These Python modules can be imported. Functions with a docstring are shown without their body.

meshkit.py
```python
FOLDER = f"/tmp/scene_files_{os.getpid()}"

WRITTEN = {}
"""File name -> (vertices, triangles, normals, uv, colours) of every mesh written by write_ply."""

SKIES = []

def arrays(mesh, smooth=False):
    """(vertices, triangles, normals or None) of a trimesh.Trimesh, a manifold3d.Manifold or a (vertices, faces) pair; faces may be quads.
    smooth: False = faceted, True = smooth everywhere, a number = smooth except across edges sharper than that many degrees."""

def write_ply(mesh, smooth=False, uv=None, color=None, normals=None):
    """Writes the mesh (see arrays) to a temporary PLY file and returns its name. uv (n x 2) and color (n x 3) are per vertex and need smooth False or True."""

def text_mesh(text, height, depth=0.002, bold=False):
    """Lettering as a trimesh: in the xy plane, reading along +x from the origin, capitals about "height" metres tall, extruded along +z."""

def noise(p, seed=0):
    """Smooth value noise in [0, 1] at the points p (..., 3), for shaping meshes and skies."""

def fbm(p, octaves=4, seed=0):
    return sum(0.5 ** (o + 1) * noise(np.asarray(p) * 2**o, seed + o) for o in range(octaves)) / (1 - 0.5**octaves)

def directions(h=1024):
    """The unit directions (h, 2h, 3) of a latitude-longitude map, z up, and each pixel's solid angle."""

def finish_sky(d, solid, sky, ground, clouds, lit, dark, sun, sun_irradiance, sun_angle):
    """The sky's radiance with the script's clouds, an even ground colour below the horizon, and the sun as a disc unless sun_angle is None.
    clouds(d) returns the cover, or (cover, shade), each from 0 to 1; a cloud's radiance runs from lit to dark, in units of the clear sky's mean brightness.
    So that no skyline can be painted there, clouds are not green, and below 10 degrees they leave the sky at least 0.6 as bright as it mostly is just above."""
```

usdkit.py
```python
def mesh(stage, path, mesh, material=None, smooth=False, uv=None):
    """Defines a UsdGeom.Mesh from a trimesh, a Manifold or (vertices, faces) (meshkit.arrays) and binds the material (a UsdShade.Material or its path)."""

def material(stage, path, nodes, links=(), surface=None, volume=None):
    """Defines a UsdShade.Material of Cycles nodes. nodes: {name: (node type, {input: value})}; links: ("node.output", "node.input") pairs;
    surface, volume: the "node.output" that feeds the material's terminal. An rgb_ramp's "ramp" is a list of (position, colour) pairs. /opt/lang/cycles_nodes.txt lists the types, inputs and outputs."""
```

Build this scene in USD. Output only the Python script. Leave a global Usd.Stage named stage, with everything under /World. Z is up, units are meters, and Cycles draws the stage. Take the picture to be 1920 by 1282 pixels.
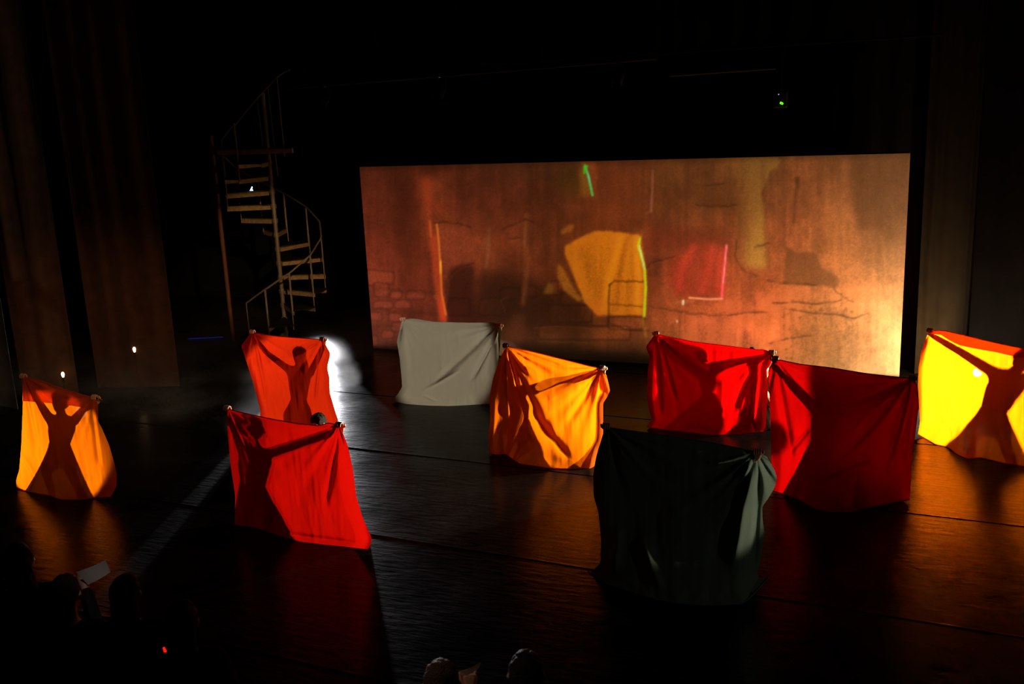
import math, random
import numpy as np
import trimesh
import manifold3d as m3
from scipy import ndimage
from scipy.interpolate import griddata
import shapely
import meshkit, usdkit
from pxr import Usd, UsdGeom, UsdLux, UsdShade, Gf, Sdf, Vt

random.seed(7)
rng = np.random.default_rng(7)
stage = Usd.Stage.CreateInMemory()
UsdGeom.SetStageUpAxis(stage, 'Z')
UsdGeom.SetStageMetersPerUnit(stage, 1.0)
UsdGeom.Xform.Define(stage, '/World')
UsdGeom.Scope.Define(stage, '/World/Looks')

# ------------------------------------------------------------------ camera
EYE = np.array([0.0, 0.0, 4.5])
F, PITCH, ROLL, YAW, CX, CY = 1815.4, 0.22758, -0.04379, 0.39282, 960.0, 641.0
_cy, _sy = math.cos(YAW), math.sin(YAW)
FWD = np.array([-_sy * math.cos(PITCH), _cy * math.cos(PITCH), -math.sin(PITCH)])
_r = np.array([_cy, _sy, 0.0]); _u = np.cross(_r, FWD)
RIGHT = math.cos(ROLL) * _r + math.sin(ROLL) * _u
UP = -math.sin(ROLL) * _r + math.cos(ROLL) * _u
cam = UsdGeom.Camera.Define(stage, '/World/camera')
cam.CreateHorizontalApertureAttr(36.0)
cam.CreateFocalLengthAttr(F / 1920 * 36.0)
cam.CreateClippingRangeAttr(Gf.Vec2f(0.05, 200.0))
cam.CreateFStopAttr(2.8); cam.CreateFocusDistanceAttr(12.0)
cam.CreateExposureAttr(0.0)
M = np.eye(4); M[0, :3], M[1, :3], M[2, :3], M[3, :3] = RIGHT, UP, -FWD, EYE
cam.AddTransformOp().Set(Gf.Matrix4d(*M.ravel()))

# ------------------------------------------------------------------ lights
LAMP = dict(A=np.array([1.07, 15.45, 0.50]), B=np.array([-10.92, 16.32, 0.20]), C=np.array([-11.95, 10.95, 0.26]), E=np.array([-0.28, 13.35, 0.58]),
            P=np.array([-5.4, 3.0, 7.4]), S=np.array([-1.5, 5.0, 6.4]), W=np.array([-1.0, 4.0, 6.0]), H=np.array([4.4, 6.6, 2.6]), Q=np.array([3.9, 9.15, 1.5]), D=np.array([.70, 16.15, .42]), G=np.array([-3.2, 1.8, 7.0]), K=np.array([-5.0, 3.6, 6.0]))


def lamp_light(name, pos, target, watts, radius, color, cone=None, soft=0.1):
    l = UsdLux.SphereLight.Define(stage, '/World/' + name)
    l.CreateRadiusAttr(radius); l.CreateIntensityAttr(1.0)
    l.CreateIntensityAttr(watts / (4 * math.pi ** 2 * radius ** 2)); l.CreateColorAttr(Gf.Vec3f(*color))
    if cone:
        s = UsdLux.ShapingAPI.Apply(l.GetPrim()); s.CreateShapingConeAngleAttr(cone); s.CreateShapingConeSoftnessAttr(soft)
    z = -(np.asarray(target, float) - pos); z /= np.linalg.norm(z)
    x = np.cross([0, 0, 1.0], z); x /= np.linalg.norm(x); y = np.cross(z, x)
    m = np.eye(4); m[0, :3], m[1, :3], m[2, :3], m[3, :3] = x, y, z, pos
    l.AddTransformOp().Set(Gf.Matrix4d(*m.ravel()))


lamp_light('worklight_bulb', LAMP['A'], (0, 10, .6), 60, .045, (1, .62, .24))
lamp_light('added_screen_glow', LAMP['D'], LAMP['D'] + [-.9, .35, .25], 170, .035, (1, .62, .22), 78, .3)  # added source hidden behind the yellow cloth, for the glow on the screen
lamp_light('worklight_reflector_beam', LAMP['A'] + [-.03, -.06, 0], (-.2, 12.0, .75), 2500, .04, (1, .84, .58), 62, .3)
lamp_light('wing_lamp_bulb', LAMP['B'], (-5.70, 7.82, .35), 2600, .06, (.93, .94, 1.0), 14.6, .10)
lamp_light('added_stripe_beam', LAMP['B'], (-7.98, 8.55, .015), 30000, .03, (.93, .94, 1.0), .95, .4)  # extra narrow beam added to draw the bright stripe on the floor
lamp_light('floor_lamp_bulb_left', LAMP['C'], (-10.05, 8.45, .62), 1200, .03, (1, .88, .66), 15, .12)
lamp_light('floor_lamp_bulb_right', LAMP['E'], (-5.0, 10.34, .62), 4000, .05, (1, .88, .66), 15, .1)
lamp_light('projector_bulb', LAMP['P'], (-6.93, 13.5, .92), 3600, .05, (1, .83, .62), 4.6, .3)
lamp_light('added_stair_fill', LAMP['S'], (-12.5, 17.0, 1.7), 2600, .05, (1, .60, .26), 5.6, .6)  # unseen fill added to pick out the staircase
lamp_light('added_curtain_fill', LAMP['W'], (-13.3, 12.8, .2), 1400, .05, (1, .58, .30), 11, 1.0)  # added fill out of view, lifts the left wing curtains
lamp_light('added_teal_fill', LAMP['H'], (-1.6, 8.6, .7), 38, .08, (1, .93, .75), 13, .5)  # added fill out of view so the teal folds read
lamp_light('added_teal_edge_fill', LAMP['Q'], (-1.05, 8.66, .92), 800, .06, (1, .86, .60), 5.5, .4)  # unseen narrow source added for the right edge of the teal cloth
lamp_light('added_paper_fill', LAMP['G'], (-4.75, 4.3, 1.7), 130, .08, (1, .86, .78), 2.4, .8)  # added narrow spot out of view, for the raised paper at the left
lamp_light('added_spectator_fill', LAMP['K'], (-1.98, 3.98, 1.75), 90, .08, (1, .74, .55), 4.5, .8)  # unseen spot added for hair and paper of the middle spectators


# ------------------------------------------------------------------ helpers: photograph pixel -> point in the place
def ray(px):
    px = np.asarray(px, float)
    return FWD + (px[..., :1] - CX) / F * RIGHT - (px[..., 1:2] - CY) / F * UP


def on_floor(px, z=0.0):
    d = ray(px); return EYE + d * ((z - EYE[2]) / d[..., 2:3])


def on_plane(px, p0, n):
    d = ray(px); n = np.asarray(n, float)
    return EYE + d * ((np.asarray(p0) - EYE) @ n / (d @ n))[..., None]


def at_y(px, y):
    d = ray(px); return EYE + d * (y / d[..., 1:2])


def project(P):
    d = np.asarray(P, float) - EYE; w = d @ FWD
    return np.stack([CX + F * (d @ RIGHT) / w, CY - F * (d @ UP) / w], -1)


# ------------------------------------------------------------------ helpers: prims
used = {}


def free(path):
    n = used.get(path, 0); used[path] = n + 1
    return path if n == 0 else f'{path}_{n:03d}'


def tag(p, label=None, cat=None, group=None, kind=None):
    p = p.GetPrim() if hasattr(p, 'GetPrim') else p
    for k, v in (('label', label), ('category', cat), ('group', group), ('kind', kind)):
        if v: p.SetCustomDataByKey(k, v)
    return p


def thing(name, label, cat, loc=(0, 0, 0), group=None):
    x = UsdGeom.Xform.Define(stage, free('/World/' + name))
    x.AddTranslateOp().Set(Gf.Vec3d(*map(float, loc)))
    return tag(x, label, cat, group)


def base_of(parent):
    """World origin of a thing: parts are given in world coordinates and stored relative to it."""
    o = np.zeros(3)
    while parent and parent.GetPath() != Sdf.Path('/World'):
        if parent.IsA(UsdGeom.Xform):
            t = parent.GetAttribute('xformOp:translate').Get()
            if t: o = o + np.array(t)
        parent = parent.GetParent()
    return o


def obj(name, mesh, mat, parent=None, smooth=30, uv=None, label=None):
    path = free((str(parent.GetPath()) if parent else '/World') + '/' + name)
    v, f, n = meshkit.arrays(mesh, smooth)
    m = UsdGeom.Mesh.Define(stage, path)
    v = v - (base_of(parent) if parent else 0)
    m.CreatePointsAttr(Vt.Vec3fArray.FromNumpy(v.astype(np.float32)))
    m.CreateFaceVertexCountsAttr(Vt.IntArray.FromNumpy(np.full(len(f), 3, np.int32)))
    m.CreateFaceVertexIndicesAttr(Vt.IntArray.FromNumpy(f.astype(np.int32).ravel()))
    m.CreateSubdivisionSchemeAttr('none')
    if n is not None:
        m.CreateNormalsAttr(Vt.Vec3fArray.FromNumpy(n.astype(np.float32))); m.SetNormalsInterpolation('vertex')
    if uv is not None:
        UsdGeom.PrimvarsAPI(m).CreatePrimvar('st', Sdf.ValueTypeNames.TexCoord2fArray, 'vertex').Set(Vt.Vec2fArray.FromNumpy(np.asarray(uv, np.float32)))
    UsdShade.MaterialBindingAPI.Apply(m.GetPrim()).Bind(mat)
    if label: tag(m, label)
    return m.GetPrim()


def struct(name, mesh, mat, label, cat, smooth=30):
    return tag(obj(name, mesh, mat, None, smooth), label, cat, kind='structure')


def box(cx, cy, cz, sx, sy, sz, bevel=0.0):
    if bevel:
        b = min(bevel, .45 * min(sx, sy, sz)); pts = []
        for i in (-1, 1):
            for j in (-1, 1):
                for k in (-1, 1):
                    for ax in range(3):
                        e = np.array([sx / 2 - b, sy / 2 - b, sz / 2 - b]); e[ax] += b
                        pts.append(np.array([i, j, k]) * e)
        m = trimesh.convex.convex_hull(np.array(pts))
    else:
        m = trimesh.creation.box([sx, sy, sz])
    m.apply_translation([cx, cy, cz]); return m


def joinm(*ms):
    return trimesh.util.concatenate([m for m in ms if m is not None])


def tube(path, r, n=8, cap=True):
    """A tube along a polyline; r a number or one radius for each point."""
    P = np.asarray(path, float); r = np.broadcast_to(r, len(P)).astype(float)
    t = np.gradient(P, axis=0); t /= np.maximum(np.linalg.norm(t, axis=1, keepdims=True), 1e-9)
    up = np.array([0, 0, 1.0]) if abs(t[0, 2]) < .9 else np.array([1.0, 0, 0])
    V = []; a = np.linspace(0, 2 * math.pi, n, endpoint=False)
    x = np.cross(up, t[0]); x /= np.linalg.norm(x)
    for i in range(len(P)):
        x = x - t[i] * (x @ t[i]); x /= np.linalg.norm(x); y = np.cross(t[i], x)
        V.append(P[i] + r[i] * (np.cos(a)[:, None] * x + np.sin(a)[:, None] * y))
    V = np.concatenate(V); Fc = []
    for i in range(len(P) - 1):
        for k in range(n):
            k2 = (k + 1) % n; Fc += [[i * n + k, i * n + k2, (i + 1) * n + k2], [i * n + k, (i + 1) * n + k2, (i + 1) * n + k]]
    if cap:
        c0, c1 = len(V), len(V) + 1; V = np.vstack([V, P[0], P[-1]])
        for k in range(n):
            k2 = (k + 1) % n; b = (len(P) - 1) * n
            Fc += [[c0, k2, k], [c1, b + k, b + k2]]
    return trimesh.Trimesh(V, np.array(Fc), process=False)


def lathe(profile, axis_from, axis_dir, n=24):
    """Revolves (radius, height) pairs about axis_dir through axis_from."""
    m = trimesh.creation.revolve(np.array(profile, float), sections=n)
    m.apply_transform(trimesh.geometry.align_vectors([0, 0, 1], np.asarray(axis_dir, float)))
    m.apply_translation(axis_from); return m


def grid_faces(nu, nv):
    """Quads of a grid stored row by row (nv rows of nu), facing -y when u runs +x and rows run upwards."""
    i = np.arange(nu - 1)[None, :] + nu * np.arange(nv - 1)[:, None]; i = i.ravel()
    return np.concatenate([np.stack([i, i + 1, i + nu + 1], 1), np.stack([i, i + nu + 1, i + nu], 1)])


def resample(pts, t):
    p = np.asarray(pts, float); d = np.r_[0, np.cumsum(np.linalg.norm(np.diff(p, axis=0), axis=1))]; d /= d[-1]
    out = np.stack([np.interp(t, d, p[:, k]) for k in range(p.shape[1])], -1)
    return out


def smooth_curve(pts, t, sig=1.2):
    q = resample(pts, np.linspace(0, 1, 200)); e0, e1 = q[0].copy(), q[-1].copy()
    q = ndimage.gaussian_filter1d(q, sig * 2.0, axis=0, mode='nearest'); q[0], q[-1] = e0, e1
    return resample(q, t)


# ------------------------------------------------------------------ materials
L = '/World/Looks/'
_mats = {}


def principled(name, color, rough=.5, spec=.5, metal=0.0, noise=0.0, nscale=20.0, bump=0.0, bscale=60.0, emit=None, estr=0.0, sheen=0.0):
    if name in _mats: return _mats[name]
    n = {'p': ('principled_bsdf', {'base_color': color, 'roughness': rough, 'specular_ior_level': spec, 'metallic': metal, 'sheen_weight': sheen})}
    links = []
    if noise or bump:
        n['g'] = ('geometry', {})
    if noise:
        n['n'] = ('noise_texture', {'scale': nscale, 'detail': 4.0})
        lo = tuple(c * (1 - noise) for c in color); hi = tuple(min(1, c * (1 + noise)) for c in color)
        n['r'] = ('rgb_ramp', {'ramp': [(.3, lo), (.7, hi)]})
        links += [('g.position', 'n.vector'), ('n.fac', 'r.fac'), ('r.color', 'p.base_color')]
    if bump:
        n['bn'] = ('noise_texture', {'scale': bscale, 'detail': 3.0})
        n['b'] = ('bump', {'strength': bump, 'distance': .02})
        links += [('g.position', 'bn.vector'), ('bn.fac', 'b.height'), ('b.normal', 'p.normal')]
    if emit is not None:
        n['p'][1]['emission_color'] = emit; n['p'][1]['emission_strength'] = estr
    _mats[name] = usdkit.material(stage, L + name, n, links, surface='p.BSDF'); return _mats[name]


def fabric(name, through, front, w_through, leak=0.0):
    """Thin cloth: part of the light goes through, part is thrown back; a fine weave and, where the weave is open, a little plain light."""
    n = {'uv': ('uvmap', {'attribute': 'st'}), 'map': ('mapping', {'scale': (900, 900, 1)}),
         'w1': ('wave_texture', {'bands_direction': 'x', 'scale': 1.0}),
         'g': ('geometry', {}), 'n': ('noise_texture', {'scale': 26.0, 'detail': 5.0, 'roughness': .62}),
         'bm': ('bump', {'strength': .22, 'distance': .012}),
         'ns': ('mapping', {'scale': (1.0, 1.0, .22)}),
         'r1': ('rgb_ramp', {'ramp': [(.25, tuple(c * .86 for c in through)), (.75, through)]}),
         't': ('translucent_bsdf', {}), 'd': ('diffuse_bsdf', {'color': front, 'roughness': .6}),
         'm': ('mix_closure', {'fac': w_through})}
    links = [('g.position', 'ns.vector'), ('ns.vector', 'n.vector'), ('n.fac', 'bm.height'), ('bm.normal', 't.normal'), ('bm.normal', 'd.normal'),
             ('n.fac', 'r1.fac'), ('r1.color', 't.color'), ('d.BSDF', 'm.closure1'), ('t.BSDF', 'm.closure2')]
    for k in ('uv', 'map', 'w1'): n.pop(k)
    out = 'm.closure'
    if leak:
        n['tr'] = ('transparent_bsdf', {'color': (1, .95, .8)}); n['m2'] = ('mix_closure', {'fac': leak})
        links += [('m.closure', 'm2.closure1'), ('tr.BSDF', 'm2.closure2')]; out = 'm2.closure'
    return usdkit.material(stage, L + name, n, links, surface=out)


SCARLET = fabric('scarlet_cotton', (.90, .030, .003), (.62, .016, .008), .5)
VERMILION = fabric('thick_red_cotton', (.88, .006, .002), (.5, .008, .006), .31)
RED = fabric('red_cotton', (.94, .0012, .001), (.62, .006, .005), .74)
DEEPRED = fabric('deep_red_cotton', (.80, .002, .002), (.40, .006, .005), .34)
ORANGE = fabric('orange_cotton', (.95, .18, .0015), (.85, .20, .015), .60, .006)
GREY = fabric('grey_green_cotton', (.12, .125, .10), (.40, .41, .35), .15)
TEAL = fabric('dark_teal_cotton', (.05, .09, .085), (.15, .20, .165), .05)
SKIN = principled('skin', (.62, .34, .23), .45, .4, noise=.08, nscale=30)
HAIR = principled('dark_hair', (.020, .013, .009), .62, .2, bump=.7, bscale=120)
HAIRBROWN = principled('brown_hair', (.09, .05, .03), .62, .2, bump=.8, bscale=110)
SKIRT = usdkit.material(stage, L + 'thin_skirt_fabric', {
    'd': ('diffuse_bsdf', {'color': (.05, .03, .03)}), 't': ('translucent_bsdf', {'color': (.16, .11, .09)}), 'c': ('transparent_bsdf', {'color': (1, 1, 1)}),
    'm': ('mix_closure', {'fac': .5}), 'm2': ('mix_closure', {'fac': .13})},
    [('d.BSDF', 'm.closure1'), ('t.BSDF', 'm.closure2'), ('m.closure', 'm2.closure1'), ('c.BSDF', 'm2.closure2')], surface='m2.closure')
DRESS = principled('dark_dress', (.035, .02, .02), .8, .2, noise=.2, sheen=.2)
BLACKWOOL = principled('black_wool', (.012, .011, .011), .9, .2, noise=.2)
METAL = principled('painted_steel', (.30, .24, .18), .42, .5, .35, noise=.15, nscale=9)
BLACKMETAL = principled('black_lamp_steel', (.02, .02, .02), .45, .5, .3)
CHROME = principled('chrome_band', (.8, .8, .8), .12, .5, 1.0)
TREAD = principled('stair_edge_wood', (.42, .28, .13), .6, .3, noise=.25, nscale=14)
TREADTOP = principled('black_stair_tread', (.010, .009, .008), .8, .2)
WALLBLACK = principled('black_painted_wall', (.010, .009, .009), .85, .2, noise=.3, nscale=3)
CEIL = principled('black_ceiling', (.008, .008, .009), .9, .2)
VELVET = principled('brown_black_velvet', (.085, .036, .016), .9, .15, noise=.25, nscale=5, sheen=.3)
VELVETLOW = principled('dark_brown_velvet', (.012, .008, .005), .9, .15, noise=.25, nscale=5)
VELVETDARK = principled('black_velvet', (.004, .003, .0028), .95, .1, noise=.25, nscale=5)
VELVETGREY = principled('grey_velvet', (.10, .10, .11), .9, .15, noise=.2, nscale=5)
PAPER = principled('paper', (.70, .66, .62), .8, .2)
CARPET = principled('black_carpet', (.008, .008, .008), .95, .1)
BULB = principled('warm_bulb', (1, .8, .6), .3, emit=(1, .66, .36), estr=3.0)
BLUEGLOW = principled('blue_white_lens', (.5, .6, 1), .3, emit=(.35, .45, 1.0), estr=3.5)
GREENGLOW = principled('green_indicator', (.1, .6, .05), .3, emit=(.12, 1.0, .01), estr=1.1)
WHITEGLOW = principled('pale_blue_indicator', (.6, .7, .9), .3, emit=(.25, .5, .8), estr=.8)
REDGLOW = principled('red_indicator', (.7, .02, .02), .3, emit=(1.0, .01, .006), estr=1.3)
BLUESTRIP = principled('blue_led', (.02, .03, .3), .3, emit=(.015, .03, .35), estr=.3)
LENS = principled('lamp_lens', (.9, .9, .9), .1, emit=(1, .9, .8), estr=5.0)

# black dance vinyl: satin, gently rippled, scuffed
VINYL = usdkit.material(stage, L + 'black_dance_vinyl', {
    'g': ('geometry', {}), 'm': ('mapping', {'scale': (3.0, 11.0, 3.0)}),
    'n': ('noise_texture', {'scale': 1.3, 'detail': 5.0, 'roughness': .55}),
    'n2': ('noise_texture', {'scale': 1.1, 'detail': 6.0, 'roughness': .7}),
    'rr': ('map_range', {'from_min': .3, 'from_max': .75, 'to_min': .17, 'to_max': .30}),
    'rc': ('rgb_ramp', {'ramp': [(.35, (.004, .0038, .0038)), (.62, (.007, .0066, .0064)), (.80, (.03, .029, .028))]}),
    'b': ('bump', {'strength': .22, 'distance': .02}),
    'p': ('principled_bsdf', {'specular_ior_level': .06})},
    [('g.position', 'm.vector'), ('m.vector', 'n.vector'), ('g.position', 'n2.vector'), ('n2.fac', 'rr.value'), ('rr.result', 'p.roughness'),
     ('n2.fac', 'rc.fac'), ('rc.color', 'p.base_color'), ('n.fac', 'b.height'), ('b.normal', 'p.normal')], surface='p.BSDF')

# ------------------------------------------------------------------ the stage house
fl = UsdGeom.Xform.Define(stage, '/World/floor').GetPrim()
tag(fl, 'black satin vinyl stage floor laid in long strips', 'floor', kind='structure')
obj('subfloor', box(-6, 9.5, -.06, 34, 27, .10), CARPET, fl, False)
# vinyl strips run across the stage, a hair out of line with the screen; two seams show in the light
SEAMS = [1.1, 3.55, 6.02, 8.50, 10.965, 13.43, 15.9, 18.4, 20.8]
for a, b in zip(SEAMS[:-1], SEAMS[1:]):
    x0, x1, k, g = -19.5, 6.5, -.038, .006
    nx = 120; xs = np.linspace(x0, x1, nx)
    rows = []
    for t, z in ((0, -.010), (.004, .0022), (.02, .0), (.5, 0), (.98, .0), (.996, .0022), (1, -.010)):
        y = (a + g) + (b - a - 2 * g) * t + k * (xs - .5)
        wob = .0016 * (meshkit.noise(np.stack([xs * 2.2, np.full(nx, a + t), np.zeros(nx)], -1)) - .3) if .0 < t < 1 and t not in (.5,) else 0
        rows.append(np.stack([xs, y, np.full(nx, z) + wob], -1))
    obj('vinyl_strip', (np.concatenate(rows), grid_faces(nx, len(rows))), VINYL, fl, 40)

struct('wall_back', box(-6, 21.6, 5, 34, .2, 10), WALLBLACK, 'black painted rear wall of the stage house', 'wall')
struct('wall_left', box(-20.2, 10, 5, .2, 24, 10), WALLBLACK, 'black painted wall behind the left wing curtains', 'wall')
struct('wall_right', box(7.2, 10, 5, .2, 24, 10), WALLBLACK, 'black painted wall at the right of the stage', 'wall')
struct('ceiling', box(-6, 10, 10.1, 28, 24, .2), CEIL, 'dark ceiling over the stage and the house', 'ceiling')


def curtain(name, a, b, height, mat, label, waves, depth, seed, cat='curtain', bottom=0.012, group=None):
    """A hanging curtain: pleats that fade towards the taut hem, closed to a real thickness, with a hem band and a top tape as parts."""
    a, b = np.asarray(a, float), np.asarray(b, float); w = np.linalg.norm(b - a); d = (b - a) / w; n = np.array([d[1], -d[0]])
    nu, nv = int(40 + waves * 14), 36; u = np.linspace(0, 1, nu); zs = np.linspace(bottom, height, nv)
    r = np.random.default_rng(seed); ph = np.cumsum(.6 + .8 * r.random(waves + 2)); ph = ph / ph[-1]
    phase = np.interp(u, np.linspace(0, 1, waves + 2), ph) * waves * 2 * math.pi
    rows = []
    for z in zs:
        amp = depth * (.55 + .45 * z / height)
        o = amp * np.sin(phase + .25 * math.sin(z * 1.1 + seed)) + .02 * (meshkit.noise(np.stack([u * 9, np.full(nu, z * .6), np.full(nu, seed)], -1)) - .5)
        p = a + d * w * u[:, None] + n * o[:, None]
        rows.append(np.column_stack([p, np.full(nu, z)]))
    front = np.array(rows)
    back = front.copy(); back[..., :2] -= n * .006
    def closed(lo, hi, push=0.0):
        f, k = front[lo:hi].copy(), back[lo:hi].copy(); f[..., :2] += n * push; k[..., :2] -= n * push
        h = hi - lo; V = np.concatenate([f.reshape(-1, 3), k.reshape(-1, 3)]); G = grid_faces(nu, h); off = nu * h
        Fc = [G, G[:, ::-1] + off]
        edge = list(range(nu)) + [i * nu + nu - 1 for i in range(1, h)] + [(h - 1) * nu + i for i in range(nu - 2, -1, -1)] + [i * nu for i in range(h - 2, 0, -1)]
        e = np.array(edge); e2 = np.roll(e, -1)
        Fc += [np.stack([e, e + off, e2 + off], 1), np.stack([e, e2 + off, e2], 1)]
        return trimesh.Trimesh(V, np.concatenate(Fc), process=False)
    t = thing(name, label, cat, (a[0], a[1], 0), group)
    obj('curtain_drop', closed(0, nv), mat, t, 50)
    obj('hem', closed(0, 2, .004), mat, t, 50)
    obj('header_tape', closed(nv - 2, nv, .004), mat, t, 50)
    return t


fp = lambda x, y: tuple(on_floor(np.array([float(x), float(y)]))[:2])
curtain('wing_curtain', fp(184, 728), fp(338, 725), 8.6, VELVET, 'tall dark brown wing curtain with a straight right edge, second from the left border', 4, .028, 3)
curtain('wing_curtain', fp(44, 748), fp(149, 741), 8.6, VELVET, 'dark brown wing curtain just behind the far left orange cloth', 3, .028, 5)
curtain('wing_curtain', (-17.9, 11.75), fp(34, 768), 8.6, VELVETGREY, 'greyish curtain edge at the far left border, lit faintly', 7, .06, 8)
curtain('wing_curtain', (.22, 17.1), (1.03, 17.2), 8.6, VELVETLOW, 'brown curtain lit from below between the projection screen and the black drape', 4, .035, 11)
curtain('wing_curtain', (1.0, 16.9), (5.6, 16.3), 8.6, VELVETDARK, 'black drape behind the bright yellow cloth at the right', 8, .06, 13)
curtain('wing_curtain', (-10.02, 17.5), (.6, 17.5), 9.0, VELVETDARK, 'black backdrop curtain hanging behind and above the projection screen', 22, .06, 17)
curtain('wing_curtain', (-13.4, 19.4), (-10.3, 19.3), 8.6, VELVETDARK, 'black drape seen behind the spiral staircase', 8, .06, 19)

# thin stage smoke lying over the floor of the left wing
SMOKE = usdkit.material(stage, L + 'stage_smoke', {
    'g': ('geometry', {}), 'm': ('mapping', {'scale': (.55, .55, 1.1)}), 'n': ('noise_texture', {'scale': 1.4, 'detail': 3.0, 'roughness': .55}),
    'r': ('map_range', {'from_min': .42, 'from_max': .75, 'to_min': 0.0, 'to_max': .30, 'clamp': True}),
    'x': ('separate_xyz', {}), 'h': ('map_range', {'from_min': .15, 'from_max': 1.15, 'to_min': 1.0, 'to_max': 0.0, 'clamp': True}), 'mu': ('math', {'math_type': 'multiply'}),
    'p': ('principled_volume', {'color': (.8, .78, .75), 'anisotropy': .25})},
    [('g.position', 'm.vector'), ('m.vector', 'n.vector'), ('n.fac', 'r.value'), ('g.position', 'x.vector'), ('x.z', 'h.value'), ('r.result', 'mu.value1'), ('h.result', 'mu.value2'), ('mu.value', 'p.density')], volume='p.volume')
tag(obj('stage_smoke', box(-11.6, 13.9, .60, 5.6, 5.6, 1.14), SMOKE, None, False), 'thin pale smoke drifting low over the floor left of the upper left red cloth', 'smoke', kind='stuff')

# ------------------------------------------------------------------ projection screen with the projected picture of a cracked wall
SX0, SX1, SY, SZ0, SZ1 = -10.016, -.0094, 16.753, .02, 3.683


def srgb(c):
    c = np.asarray(c, float) / 255.0
    return np.where(c < .04045, c / 12.92, ((c + .055) / 1.055) ** 2.4)


PX0, PY0, ST = 650, 270, 2
gw, gh = 540, 232
gx, gy = np.meshgrid(PX0 + ST * np.arange(gw), PY0 + ST * np.arange(gh))


def region(poly, blur=1.0):
    p = shapely.Polygon(poly).buffer(0)
    m = shapely.contains_xy(p, gx.ravel(), gy.ravel()).reshape(gx.shape).astype(float)
    return ndimage.gaussian_filter(m, blur / ST) if blur else m


def line(pts, w=2.0, blur=1.0):
    p = shapely.LineString(pts); q = shapely.points(gx.ravel(), gy.ravel())
    d = shapely.distance(p, q).reshape(gx.shape)
    m = np.clip(1.2 - d / w, 0, 1)
    return ndimage.gaussian_filter(m, blur / ST) if blur else m


def wobbly(pts, amp=2.0, seed=0):
    q = resample(pts, np.linspace(0, 1, 40)); r = np.random.default_rng(seed)
    return q + ndimage.gaussian_filter1d(r.normal(size=q.shape), 1.5, axis=0) * amp


def blend(C, m, col, a=1.0):
    m = (m * a)[..., None]; return C * (1 - m) + np.asarray(col, float) * m


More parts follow.
